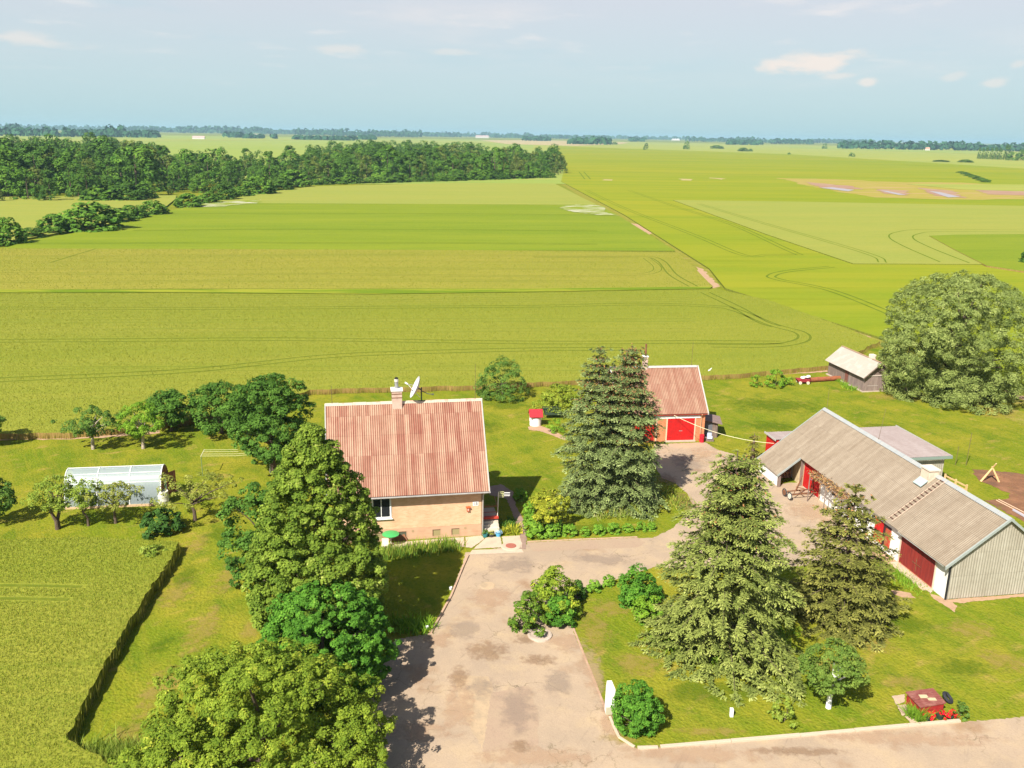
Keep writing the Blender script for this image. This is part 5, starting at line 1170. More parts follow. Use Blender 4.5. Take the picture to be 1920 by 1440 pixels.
def crown_geo(seed, Hh, z0, R, prof, ncl, per, clr, leaf, asp=.7, inner=.2, lob=.22, up=.5, squash=(1, 1), rnd=.32):
    rng = rs(seed); pf = PROF[prof]; S = []
    while len(S) < ncl:
        s = rng.uniform(0, 1, ncl*2); k = rng.uniform(0, 1, ncl*2) < (pf(s)*.85+.15); S = list(S)+list(s[k])
    s = np.array(S[:ncl]); az = rng.uniform(0, 2*pi, ncl)
    ph = rng.uniform(0, 2*pi, 6); lobe = 1+lob*(np.sin(2*az+ph[0]+3*s)*.5+np.sin(3*az+ph[1]-5*s)*.5+np.sin(5*az+ph[2]+9*s)*.4)
    rr = np.where(rng.uniform(0, 1, ncl) < inner, rng.uniform(.15, .7, ncl), 1-.3*rng.uniform(0, 1, ncl)**2)
    rad = np.maximum(R*pf(s)*lobe*rr-clr*.4, 0)
    stray = rng.uniform(0, 1, ncl) < .10; rad = np.where(stray, rad*rng.uniform(1.03, 1.16, ncl), rad)
    c = np.column_stack([np.cos(az)*rad*squash[0], np.sin(az)*rad*squash[1], z0+(Hh-z0)*s*.97])
    out = np.column_stack([np.cos(az), np.sin(az), (s-.35)*1.3]); out /= np.linalg.norm(out, axis=1)[:, None]
    cr = clr*rng.uniform(.6, 1.35, ncl)*np.where(stray, .7, 1); ct = rng.uniform(0, 1, ncl)
    idx = np.repeat(np.arange(ncl), per); n = len(idx)
    d = rng.normal(size=(n, 3))+out[idx]*.9+np.array([0, 0, .35]); d /= np.linalg.norm(d, axis=1)[:, None]
    P = c[idx]+d*(cr[idx]*rng.uniform(.35, 1, n)**.5)[:, None]*np.array([1, 1, .72])
    P[:, 2] = np.maximum(P[:, 2], .06)
    Nn = d*.7+np.array([0, 0, up])+rng.normal(size=(n, 3))*rnd; Nn /= np.linalg.norm(Nn, axis=1)[:, None]
    V, Fc = leafquads(P, Nn, leaf, asp, rng)
    return V, Fc, np.clip(ct[idx]*.5+rng.uniform(0, 1, n)*.5, 0, 1)**1.25, c
def limbs(seed, Hh, z0, R, tr, c, n=7, lean=0., mat=None, curve=.3, name='trunk', parent=None, stems=1):
    rng = rs(seed+7); m = MB()
    for k in range(stems):
        o = rng.uniform(-.25, .25, 2)*(stems > 1); top = np.array([o[0]*3+rng.uniform(-.3, .3)*lean, o[1]*3, Hh*.72])
        mid = np.array([o[0]*1.6+rng.uniform(-1, 1)*curve, o[1]*1.6+rng.uniform(-1, 1)*curve*.5, Hh*.34])
        m.tube([np.array([o[0], o[1], -.05]), np.array([o[0]*1.1, o[1]*1.1, z0*.4]), mid, top], [tr*1.25, tr, tr*.75, tr*.2], 9)
    idx = rng.permutation(len(c))[:n]
    for i in idx:
        e = c[i]*np.array([.85, .85, .95]); b = np.array([mid[0], mid[1], max(z0*.55, min(e[2]*.6, Hh*.5))]); mm = (b+e)/2+[0, 0, .12*Hh*.2]
        m.tube([b, mm, e], [tr*.5, tr*.3, tr*.1], 6)
    return m.build(name, mat or bark, parent)
def tree(name, label, cat, base, hgt_, R, prof, ncl, per, clr, leaf, mat, seed, z0f=.15, tr=.2, group=None, trunk=bark, nl=7, asp=.7, inner=.2, lob=.22, up=.5, curve=.3, stems=1, squash=(1, 1), rz=0):
    r = empty(name, (base[0], base[1], 0), rz, label, cat, group)
    V, Fc, t, c = crown_geo(seed, hgt_, hgt_*z0f, R, prof, ncl, per, clr, leaf, asp, inner, lob, up, squash)
    limbs(seed, hgt_, hgt_*z0f, R, tr, c, nl, mat=trunk, curve=curve, parent=r, stems=stems)
    mesh_np('crown', V, Fc, mat, r, tint=t); return r
def tpx(name, label, cat, u, v, vt, wpx, *a, **k):
    b = gp(u, v); return tree(name, label, cat, b, height(b, vt), wpx/ppm(b)/2, *a, **k)

L_LIND = leafmat('linden_leaf', (.085, .15, .017), (.25, .34, .042), .28, .5, (.46, .49, .13))
L_LIND2 = leafmat('linden_leaf_low', (.10, .17, .016), (.29, .37, .036), .28, .5, (.54, .52, .07))
L_MAPLE = leafmat('maple_leaf', (.04, .125, .014), (.13, .30, .03), .25, .5, (.27, .45, .06))
L_DARK = leafmat('walnut_leaf', (.045, .11, .016), (.11, .22, .03), .22, .5, (.16, .29, .05))
L_ASH = leafmat('ash_leaf', (.07, .15, .025), (.18, .29, .05), .28, .5)
L_APPLE = leafmat('apple_leaf', (.14, .22, .025), (.32, .40, .06), .32, .5, (.42, .46, .10))
L_PLUM = leafmat('plum_leaf', (.18, .22, .035), (.38, .40, .08), .32, .5, (.42, .36, .12))
L_BRIGHT = leafmat('bright_leaf', (.11, .24, .018), (.28, .44, .04), .3, .5)
L_YEL = leafmat('yellow_leaf', (.16, .22, .02), (.42, .42, .04), .25, .5, (.55, .48, .05))
L_BOX = leafmat('box_leaf', (.10, .24, .02), (.28, .46, .05), .25, .5)
L_WILLOW = leafmat('willow_leaf', (.14, .19, .045), (.34, .40, .115), .32, .5, (.47, .50, .18))
L_JUN = leafmat('island_shrub_leaf', (.10, .19, .02), (.32, .40, .035), .28, .5, (.52, .50, .05))

# the big trees left of the house
tpx('linden_tree', 'tall pointed yellow-green linden in front of the left side of the red roof', 'tree', 601, 1196, 788, 252, 'tall', 1150, 110, .42, .15, L_LIND, 21, z0f=.05, tr=.22, inner=.12, lob=.10, asp=.8)
tpx('dark_tree', 'low dark green tree tucked behind the left flank of the tall linden', 'tree', 497, 1092, 905, 150, 'round', 150, 85, .5, .19, L_DARK, 22, z0f=.05, tr=.15)
tpx('maple_tree', 'round bright green maple beside the drive, below the tall linden', 'tree', 612, 1300, 1100, 232, 'round', 750, 110, .30, .125, L_MAPLE, 23, z0f=.05, tr=.22, lob=.12, inner=.15, asp=.85)
b = gp(488, 1478)
tree('linden_tree', 'broad yellow-green linden cut by the bottom edge of the photo', 'tree', b, height(b, 1228), 5.1, 'dome', 950, 120, .38, .125, L_LIND2, 24, z0f=.08, tr=.28, inner=.15, lob=.26, asp=.6)
b = gp(330, 1530); tree('linden_tree', 'lower spreading linden branches at the bottom edge, left of the broad one', 'tree', b, 4.6, 3.2, 'dome', 400, 85, .33, .125, L_LIND2, 25, z0f=.05, tr=.2, lob=.3, asp=.6)
b = gp(655, 1475); tree('linden_tree', 'ragged linden branches hanging over the drive at the bottom edge', 'tree', b, 4.3, 2.2, 'flat', 220, 75, .30, .125, L_LIND2, 26, z0f=.2, tr=.16, lob=.35, asp=.6)
tpx('walnut_tree', 'big dark green walnut on the lawn behind the tall linden', 'tree', 512, 885, 706, 158, 'flat', 360, 95, .55, .23, L_DARK, 27, z0f=.2, tr=.28, lob=.34, asp=.5, inner=.3)
tpx('walnut_tree', 'smaller dark walnut at the wheat edge, left of the big one', 'tree', 415, 812, 722, 120, 'flat', 160, 75, .65, .26, L_DARK, 28, z0f=.12, tr=.2, asp=.5)
tpx('cherry_tree', 'dark cherry tree behind the bright apple tree at the wheat edge', 'tree', 322, 808, 735, 85, 'vase', 110, 75, .6, .24, L_DARK, 29, z0f=.2, tr=.15, asp=.6)
tpx('cherry_tree', 'dark thin-trunked small tree under the right edge of the big walnut', 'tree', 470, 800, 735, 70, 'vase', 70, 60, .5, .22, L_DARK, 66, z0f=.2, tr=.12, asp=.6)
GA_ = 'old fruit trees of the orchard'
tpx('apple_tree', 'spreading apple tree with forked white trunk, left one at the wheat edge', 'fruit tree', 175, 842, 765, 98, 'vase', 80, 75, .45, .15, L_ASH, 30, z0f=.38, tr=.15, trunk=palebark, lob=.4, group=GA_, nl=12)
tpx('apple_tree', 'bright green apple tree with white trunk, right one at the wheat edge', 'fruit tree', 269, 841, 757, 90, 'vase', 90, 85, .44, .15, L_BRIGHT, 31, z0f=.3, tr=.15, trunk=palebark, lob=.3, group=GA_, nl=12)
tpx('apple_tree', 'apple tree cut by the left edge of the photo at the wheat edge', 'fruit tree', -18, 838, 765, 55, 'vase', 70, 60, .45, .20, L_ASH, 32, z0f=.3, tr=.14, trunk=palebark, group=GA_, nl=9)
tpx('plum_tree', 'apple tree with a twisted double trunk at the left end of the greenhouse', 'fruit tree', 112, 990, 893, 88, 'vase', 70, 70, .42, .13, L_APPLE, 33, z0f=.4, tr=.15, trunk=bark, stems=2, lob=.35, group=GA_, nl=12, curve=.5)
tpx('plum_tree', 'thin fruit tree in front of the left half of the greenhouse', 'fruit tree', 166, 986, 902, 68, 'vase', 45, 60, .4, .13, L_APPLE, 34, z0f=.45, tr=.09, lob=.35, group=GA_, nl=9)
tpx('plum_tree', 'fruit tree with a straight trunk in front of the middle of the greenhouse', 'fruit tree', 217, 981, 908, 92, 'flat', 55, 62, .36, .13, L_PLUM, 35, z0f=.5, tr=.11, lob=.35, group=GA_, nl=12)
tpx('plum_tree', 'sparse pale fruit tree right of the greenhouse barrel', 'fruit tree', 366, 976, 890, 128, 'flat', 80, 50, .40, .13, L_PLUM, 36, z0f=.5, tr=.13, lob=.4, group=GA_, nl=16)
tpx('plum_tree', 'dark leaved fruit tree cut by the left edge beside the greenhouse', 'fruit tree', -8, 985, 898, 72, 'round', 80, 60, .42, .17, L_ASH, 37, z0f=.25, tr=.12, group=GA_, nl=6)
L_DOCK = leafmat('dock_leaf', (.03, .08, .015), (.08, .17, .03), .15, .4)
tpx('shrub', 'broad leaved dark bush at the corner of the near wheat field', 'shrub', 303, 998, 958, 82, 'dome', 60, 40, .35, .26, L_DOCK, 38, z0f=.0, tr=.03, asp=.6)
tpx('shrub', 'patch of taller weeds in the corner of the near wheat field', 'shrub', 288, 1055, 1024, 60, 'dome', 30, 40, .3, .16, L_APPLE, 39, z0f=.0, tr=.03)

# spruces
def spruce(name, label, u, v, vt, wpx, mat, seed, conemat=None, cone_n=0, dens=1., top_w=.0, pw=.85, tops=1, tier=1., droop=.40, dead=0, brown=None, wob=.0):
    b = gp(u, v); Hh = height(b, vt); R = wpx/ppm(b)/2; rng = rs(seed)
    r = empty(name, (b[0], b[1], 0), rng.uniform(0, 6), label, 'spruce')
    V = []; T = []; Cc = []; Nn = []; tips = []; DR = []
    z = .25; lv = 0
    stems = [np.array([0, 0])]+[np.array([math.cos(a), math.sin(a)])*R*.16 for a in np.linspace(0, 5, tops-1)]
    hs = [Hh]+[Hh*(.97-.05*i) for i in range(tops-1)]
    centers = []; dirs = []; szs = []; tint = []
    MBt = MB()
    for si, (so_, hh) in enumerate(zip(stems, hs)):
        z = .25 if si == 0 else Hh*.55
        MBt.tube([(0, 0, 0), (so_[0]*.3, so_[1]*.3, hh*.5), (so_[0], so_[1], hh)], [.24 if si == 0 else .08, .14, .02], 8)
        while z < hh*.99:
            f = z/hh; Lb = R*((1-f)**pw)*(.93+.07*math.sin(lv*1.7))+.12
            if si: Lb *= .7
            nb = int(5*(1+.25*(tier > 1))+3.6*(1-f)); a0 = rng.uniform(0, 6)
            for k in range(nb):
                az = a0+2*pi*k/nb+rng.uniform(-.25, .25); L_ = Lb*rng.uniform(.62, 1.12)*(1+wob*math.sin(2*az+seed)); d2 = np.array([math.cos(az), math.sin(az)]); pz = np.array([-d2[1], d2[0]])
                zz = z+rng.uniform(-.12, .12); dr = droop*(1.15-f)*rng.uniform(.7, 1.3)
                fx = so_*min(1, z/hh)
                nl = max(2, int(L_*3.1*dens)); tl = np.linspace(.30 if L_ > 1.5 else .15, 1., nl)
                if L_ > .8: MBt.tube([(*fx, zz), (*(fx+d2*L_*.5), zz+L_*.03), (*(fx+d2*L_*.92), zz+L_*(.08*.92-dr*.85+.10))], [.035, .022, .006], 4, cap=False)
                for t in tl:
                    wdt = L_*.26*math.sin(pi*min(1, .12+.80*t)); ns = 1 if t > .9 else (3 if wdt > .35 else 2)
                    for s in np.linspace(-1, 1, ns) if ns > 1 else [0]:
                        p2 = fx+d2*L_*t+pz*s*wdt; pzv = zz+L_*(.08*t-dr*t*t+.10*t**4)-abs(s)*.08*L_*.4
                        centers.append((p2[0], p2[1], max(.12, pzv))); a_ = az+s*.55; dirs.append((math.cos(a_), math.sin(a_), -.18-.25*dr)); szs.append(.34+.15*min(L_, 3)); tint.append(rng.uniform(0, .55)+.12*t)
            z += (.46+.42*(1-f))*tier; lv += 1
    centers = np.array(centers)+rng.normal(0, .05, (len(centers), 3)); dirs = np.array(dirs); szs = np.array(szs); tint = np.array(tint)
    per = int(32*dens); idx = np.repeat(np.arange(len(centers)), per); n = len(idx)
    # a fan of twigs around every pad centre
    ang = rng.uniform(-1.25, 1.25, n); d = dirs[idx]; ca, sa = np.cos(ang), np.sin(ang)
    dd = np.column_stack([d[:, 0]*ca-d[:, 1]*sa, d[:, 0]*sa+d[:, 1]*ca, d[:, 2]+rng.normal(0, .22, n)]); dd /= np.linalg.norm(dd, axis=1)[:, None]
    q = rng.uniform(0, 1, n); P = centers[idx]+dd*(szs[idx]*(q-.15)*.62)[:, None]; P[:, 2] += rng.normal(0, .035, n)+.10*(1-q)*szs[idx]; P[:, 2] = np.maximum(P[:, 2], .05)
    up = np.array([0, 0, 1.])+rng.normal(0, .25, (n, 3)); b_ = np.cross(dd, up); b_ /= np.linalg.norm(b_, axis=1)[:, None]
    Lt = (.21*rng.uniform(.7, 1.3, n))[:, None]; wt = (.045*rng.uniform(.7, 1.3, n))[:, None]
    Vv = np.stack([P-dd*Lt*.5, P+b_*wt, P+dd*Lt*.5, P-b_*wt], 1).reshape(-1, 3)
    mesh_np('crown', Vv, np.arange(4*n).reshape(-1, 4), mat, r, tint=np.clip(tint[idx]+q*.35, 0, 1))
    MBt.build('trunk', bark, r)
    if cone_n:
        k = rng.choice(np.where(centers[:, 2] > Hh*.62)[0], cone_n); pc = centers[k]+rng.normal(0, .12, (cone_n, 3)); dn = np.tile([0, 0, -1.], (cone_n, 1))+rng.normal(0, .25, (cone_n, 3))
        nn = np.column_stack([rng.normal(size=(cone_n, 2)), np.full(cone_n, .5)]); nn /= np.linalg.norm(nn, axis=1)[:, None]
        Vc, Fc = leafquads(pc, nn, .15, .5, rng); prop(mesh_np('cones', Vc, Fc, conemat, r, tint=rng.uniform(0, 1, cone_n)), kind='stuff')
    return r
S_BLUE = leafmat('blue_spruce', (.045, .07, .02), (.23, .29, .095), .05, .7, (.38, .45, .17))
S_GREEN = leafmat('yellow_green_spruce', (.05, .075, .014), (.25, .29, .065), .05, .7, (.40, .43, .12))  # the largest spruce's own yellow-green needle colour
S_OLIVE = leafmat('olive_spruce', (.05, .06, .012), (.23, .23, .05), .05, .7, (.36, .34, .08))
CONES = leafmat('spruce_cones', (.24, .10, .04), (.42, .21, .09), .05, .8)
spruce('spruce', 'left and thinner topped spruce of the merged pair before the garage', 1113, 940, 653, 170, S_BLUE, 41, CONES, 900, tier=1.3, pw=.44, wob=.08)
spruce('spruce', 'right and fuller spruce of the merged pair, with a forked top full of brown cones', 1170, 945, 648, 176, S_BLUE, 42, CONES, 4200, tier=1.3, tops=2, pw=.44, wob=.08)
spruce('spruce', 'largest yellow-green spruce, in the middle of the front lawn', 1350, 1215, 845, 345, S_GREEN, 43, CONES, 900, tier=1.35, droop=.46, pw=.50, dens=1., tops=2, wob=.10)
spruce('spruce', 'brownish olive spruce right of the largest one, before the white barn wall', 1574, 1160, 912, 250, S_OLIVE, 44, CONES, 300, tier=1.2, pw=.66, wob=.10, droop=.3)
spruce('spruce', 'small dark spruce at the far end of the barn roof', 1410, 866, 812, 38, S_OLIVE, 45, CONES, 60, pw=.7)

# clipped and loose bushes
rowl = [(1004, 1012, 34), (1036, 1009, 32), (1068, 1007, 27), (1098, 1006, 20), (1124, 1004, 24), (1151, 1002, 24), (1178, 999, 20), (1203, 997, 20), (1222, 996, 18)]
on = ['first', 'second', 'third', 'fourth', 'fifth', 'sixth', 'seventh', 'eighth', 'ninth', 'tenth']
box0 = []
for i in range(3):
    V, Fc, t, c = crown_geo(50+i, 1., 0, .5, 'dome', 42, 42, .17, .10, .7, inner=.1, lob=.06); me = mesh_np('box_bush_shape', V, Fc, L_BOX, tint=t); box0.append(me.data); bpy.data.objects.remove(me)
def boxbush(u, v, w, lab, i, hf=.8, group='clipped round bushes edging the garden'):
    p = gp(u, v); s = 1.02*w/ppm(p); o = bpy.data.objects.new('round_bush', box0[i % 3]); C.objects.link(o); o.location = (p[0], p[1]+s*.35, 0); o.scale = (s, s, s*hf); o.rotation_euler = (0, 0, i*1.3)
    prop(o, lab, 'bush', group)
for i, (u, v, w) in enumerate(rowl): boxbush(u, v, w, '%s round bush from the left in the row along the upper edge of the drive' % on[i], i)
for i, (u, v, w) in enumerate([(991, 965, 24), (993, 985, 24), (997, 1000, 28), (975, 940, 26)]):
    boxbush(u, v, w, '%s round bush down the side of the garden path by the house' % on[i], i+1, .9)
boxbush(1113, 1113, 28, 'round clipped bush right of the island shrubs, nearer to them', 0); boxbush(1141, 1101, 24, 'round clipped bush beside the big spruce, second right of the island shrubs', 1)
tpx('variegated_shrub', 'tall yellow-tipped shrub in the drive island', 'shrub', 1040, 1150, 1066, 92, 'dome', 130, 60, .34, .15, L_JUN, 60, z0f=.0, tr=.06, lob=.25)
tpx('variegated_shrub', 'pointed green shrub with a yellow spire at the lower left of the island', 'shrub', 988, 1180, 1108, 62, 'col', 70, 55, .30, .14, leafmat('island_green', (.06, .14, .015), (.17, .26, .03), .2, .5, (.34, .33, .04)), 61, z0f=.0, tr=.05, lob=.3)
tpx('shrub', 'glossy green shrub at the lower right of the drive island', 'shrub', 1050, 1168, 1120, 60, 'dome', 70, 55, .3, .15, L_MAPLE, 62, z0f=.0, tr=.05)
tpx('shrub', 'dark low shrub in the shade right behind the island shrubs', 'shrub', 1082, 1120, 1090, 34, 'dome', 30, 50, .25, .13, L_DARK, 63, z0f=0, tr=.04)
tpx('shrub', 'dark green shrub under the left branches of the largest spruce', 'shrub', 1196, 1130, 1064, 70, 'dome', 110, 60, .36, .15, L_MAPLE, 64, z0f=0, tr=.05, lob=.3)
tpx('shrub', 'low loose shrub at the left foot of the largest spruce', 'shrub', 1212, 1160, 1118, 60, 'dome', 60, 50, .3, .15, L_BRIGHT, 65, z0f=0, tr=.04, lob=.3)
tpx('golden_shrub', 'golden yellow shrub on the garden lawn beside the house shadow', 'shrub', 1030, 992, 918, 68, 'vase', 95, 55, .32, .15, L_YEL, 67, z0f=.12, tr=.07, lob=.25)
tpx('shrub', 'dark green low shrub at the foot of the golden shrub', 'shrub', 1030, 1000, 968, 48, 'dome', 40, 50, .28, .15, L_DARK, 68, z0f=0, tr=.04)
tpx('round_bush', 'dark green round bush right of the white gate pillar', 'bush', 1192, 1366, 1283, 88, 'round', 190, 70, .26, .11, L_MAPLE, 69, z0f=0, tr=.06, lob=.14)
tpx('small_tree', 'small round tree with a forked white painted trunk on the front lawn', 'tree', 1553, 1327, 1208, 112, 'flat', 170, 70, .30, .11, leafmat('pear_leaf', (.085, .16, .025), (.22, .30, .05), .25, .5), 70, z0f=.38, tr=.13, trunk=white, nl=5, lob=.12, rz=1.)
tpx('shrub', 'small sparse yellowish shrub alone on the front lawn', 'shrub', 1470, 1352, 1312, 54, 'dome', 28, 26, .22, .12, L_APPLE, 71, z0f=0, tr=.03, lob=.3)
tpx('shrub', 'loose willow-like shrub at the wheat edge behind the house', 'shrub', 943, 745, 671, 92, 'dome', 120, 60, .55, .24, L_ASH, 72, z0f=0, tr=.07, asp=.35, lob=.15)
tpx('shrub', 'pale yellow-green bush with dark stems behind the well', 'shrub', 1045, 772, 722, 80, 'dome', 110, 60, .42, .17, leafmat('pale_bush_leaf', (.16, .24, .02), (.36, .40, .05), .25, .5), 73, z0f=.2, tr=.05, stems=2)
tpx('grass_clump', 'tall green weeds between the well and the merged spruces', 'weeds', 1042, 808, 785, 36, 'dome', 26, 40, .3, .2, L_BRIGHT, 74, z0f=0, tr=.02, asp=.3)
tpx('sapling', 'feathery little sapling in the garden, the left of three near the wheat edge', 'sapling', 1417, 725, 703, 22, 'col', 22, 30, .3, .16, L_BRIGHT, 75, z0f=.05, tr=.02, group='three saplings at the wheat edge')
tpx('sapling', 'widest sapling, in the middle of three near the wheat edge', 'sapling', 1453, 724, 692, 42, 'col', 40, 34, .35, .18, L_BRIGHT, 76, z0f=.05, tr=.03, group='three saplings at the wheat edge')
tpx('sapling', 'smallest sapling, the right of three near the wheat edge', 'sapling', 1479, 722, 707, 18, 'col', 16, 26, .25, .15, L_BRIGHT, 77, z0f=.05, tr=.02, group='three saplings at the wheat edge')
# willow by the hut
b = gp(1785, 742); Rw = 8.5
tree('willow_tree', 'huge pale grey-green willow behind the plank hut', 'tree', b, height(b, 512), Rw, 'round', 1150, 85, .75, .32, L_WILLOW, 80, z0f=.04, tr=.5, asp=.28, lob=.26, inner=.25, up=.3, nl=16)
tree('willow_bough', 'low leaning willow at the front foot of the huge willow', 'tree', gp(1805, 757), 4.6, 4.4, 'dome', 170, 80, .75, .30, L_WILLOW, 81, z0f=0, tr=.15, asp=.28)
tree('willow_bough', 'willow lobe leaning out over the plank hut', 'tree', gp(1700, 735), 6.8, 4.2, 'dome', 190, 80, .8, .30, L_WILLOW, 82, z0f=.0, tr=.2, asp=.28)
tpx('shrub', 'dark bush cut by the right edge of the photo in the green field', 'shrub', 1924, 497, 470, 20, 'dome', 40, 40, 1., .6, L_DARK, 83, z0f=0, tr=.1)
# flowers and perennials
def clump(name, label, pts, h, w, mat, seed, cat='flowers', n=60, spread=.25, lean=.35):
    rng = rs(seed); P = np.vstack([np.array(gp(u, v)[:2])+rng.normal(0, spread, (n, 2)) for u, v in pts]); V, Fc = blades(P, .0, h, w, rng, lean)
    return prop(mesh_np(name, V, Fc, mat, tint=rng.uniform(0, 1, len(Fc))), label, cat, kind=None)
L_IRIS = leafmat('iris_leaf', (.10, .22, .03), (.30, .40, .05), .3, .5, (.50, .46, .09))
clump('iris_bed', 'long bed of upright green iris leaves along the paving before the house', [(715+8*i, 1042-2.6*i*.45+(i % 3)*3) for i in range(18)], .75, .10, L_IRIS, 90, 'flower bed', 60, .28, .25)
clump('flower_bed', 'dense plants with small pale flowers at the lower left lawn corner by the kerb', [(742+9*i, 1168+(i % 3)*8) for i in range(8)], .55, .10, L_BRIGHT, 91, 'flower bed', 60, .35, .5)
clump('flower_bed', 'mixed perennials in front of the merged spruces', [(1105+9*i, 955+(i % 4)*5) for i in range(11)], .55, .09, leafmat('perennial', (.12, .20, .02), (.32, .36, .06), .2, .5, (.5, .45, .2)), 92, 'flower bed', 60, .3, .5)
clump('yellow_flowers', 'two yellow flower patches on the garden lawn before the merged spruces', [(1113, 954), (1117, 955), (1130, 962), (1134, 963)], .3, .12, leafmat('yellow_petal', (.55, .36, .01), (.75, .5, .02), .1, .6), 93, 'flowers', 60, .15, .5)
clump('ornamental_grass', 'pale straw coloured grass tuft at the left foot of the merged spruces', [(1086, 947)], 1.0, .06, leafmat('straw_grass', (.34, .30, .14), (.55, .48, .28), .2, .6), 94, 'ornamental grass', 240, .22, .35)
clump('flower_bed', 'orange and green plants at the right foot of the merged spruces', [(1255, 925), (1262, 940), (1245, 948), (1270, 950), (1280, 938), (1248, 934), (1254, 943)], .5, .10, leafmat('perennial2', (.10, .20, .02), (.34, .36, .05), .2, .5, (.5, .35, .1)), 95, 'flower bed', 60, .4, .5)
clump('hosta_bed', 'yellow-green leafy plants by the paving at the garden path', [(950, 1000), (958, 996), (964, 994), (968, 1000)], .45, .14, L_YEL, 96, 'flower bed', 45, .22, .6)
clump('weeds', 'low green plants in the shade between the porch and the garden path', [(950, 985), (958, 978), (962, 988)], .35, .12, L_DARK, 97, 'weeds', 50, .25, .6)
clump('tall_grass', 'uncut grass around the foot of the plank hut', [(1575, 715), (1582, 722), (1590, 727), (1600, 731)], .5, .08, L_BRIGHT, 98, 'grass', 80, .3, .4)
clump('long_grass', 'long rough grass at the bottom edge below the wheat corner', [(175+12*i, 1412+(i % 3)*9) for i in range(11)]+[(180+14*i, 1445+(i % 2)*12) for i in range(9)], .7, .07, L_APPLE, 99, 'grass', 110, .4, .4)
clump('grass_fringe', 'fresh green grass fringe round the foot of the largest spruce', [(1225+18*i, 1195+44*math.sin(pi*(i/13.))) for i in range(15)], .28, .06, L_BRIGHT, 100, 'grass', 120, .45, .5)
clump('grass_fringe', 'weedy grass before the barn threshold and path', [(1655+8*i, 1062+5*i) for i in range(9)], .25, .06, L_BRIGHT, 101, 'grass', 90, .5, .5)
p = gp(1715, 1350); o = clump('grass_plant', 'spiky green plant at the front left corner of the red box', [(1717, 1345)], .62, .06, L_BRIGHT, 102, 'plant', 420, .20, .55)
for i, (u, v, lab) in enumerate(((1741, 1351, 'pot of red flowers, left of the three before the red box'), (1763, 1349, 'pot of red flowers, middle and largest of the three before the red box'), (1782, 1349, 'pot of red flowers, right of the three before the red box'))):
    q = gp(u, v); r = empty('flower_pot', (q[0], q[1]+.1, 0), 0, lab, 'flower pot', 'red flowers before the red box')
    MB().lathe([(0, 0), (.16, 0), (.2, .24), (.17, .24), (.16, .18), (0, .18)], n=16).build('pot', nmat('pot_dark', (.03, .045, .03), rough=.6), r)
    V, Fc, t, c = crown_geo(110+i, .52, .18, .34, 'dome', 12, 26, .12, .10, .9); 
    sel = rs(i).uniform(0, 1, len(t)) < .72
    mesh_np('blossoms', V, Fc[sel], leafmat('red_petal', (.55, .005, .015), (.85, .02, .04), .1, .5), r, tint=t[sel]); mesh_np('leaves', V, Fc[~sel], L_DARK, r, tint=t[~sel])
tpx('shrub', 'small leafy plant with pale flowers right of the red box', 'plant', 1800, 1343, 1318, 30, 'dome', 16, 26, .16, .11, L_ASH, 113, z0f=0, tr=.02)
for i, (x, y, cc, lab) in enumerate(((.28, -.35, (.03, .18, .20), 'teal pot of plants, left of the three before the porch steps'), (.75, -.42, (.05, .05, .05), 'dark pot with yellow-brown flowers, middle of the three before the porch steps'), (1.3, -.40, (.10, .38, .62), 'light blue pot of plants, right of the three before the porch steps'))):
    r = empty('flower_pot', hl(x, y, 0), .176, lab, 'flower pot', 'pots before the porch steps')
    MB().lathe([(0, 0), (.17, 0), (.24, .3), (.2, .3), (.18, .22), (0, .22)], n=16).build('pot', nmat('pot_glaze', cc, rough=.4), r)
    V, Fc, t, c = crown_geo(120+i, .55, .25, .26, 'dome', 9, 22, .12, .09, .8); mesh_np('leaves', V, Fc, (L_ASH, L_PLUM, leafmat('pale_blue_flower', (.2, .35, .4), (.5, .65, .75), .1, .5))[i], r, tint=t)
def trellis():
    r = empty('trellis', bl(0, 0, 0), BA_, 'wooden trellis with dry brown vines along the white barn wall', 'trellis')
    m = MB()
    for y in (11.5, 14.3, 17.0): m.tube([(-1.25, y, 0), (-1.25, y, 2.5)], .05, 6)
    m.tube([(-1.25, 11.2, 2.5), (-1.25, 17.3, 2.5)], .05, 6); m.tube([(-.8, 11.2, 2.6), (-.8, 17.3, 2.6)], .04, 6)
    for y in np.arange(11.4, 17.2, .5): m.tube([(-1.35, y, 2.55), (-.1, y, 2.65)], .025, 5)
    m.build('post_and_rail', wood, r)
    rng = rs(6); n = 1100; P = np.column_stack([rng.normal(-1.0, .25, n), rng.uniform(11.4, 17.2, n), 2.6+rng.normal(0, .14, n)]); Nn = rng.normal(size=(n, 3))+[0, 0, .7]; Nn /= np.linalg.norm(Nn, axis=1)[:, None]
    V, Fc = leafquads(P, Nn, .17, .6, rng); mesh_np('vine', V, Fc, leafmat('dry_vine', (.24, .12, .05), (.42, .26, .12), .15, .7, (.30, .27, .08)), r, tint=rng.uniform(0, 1, n))
trellis()

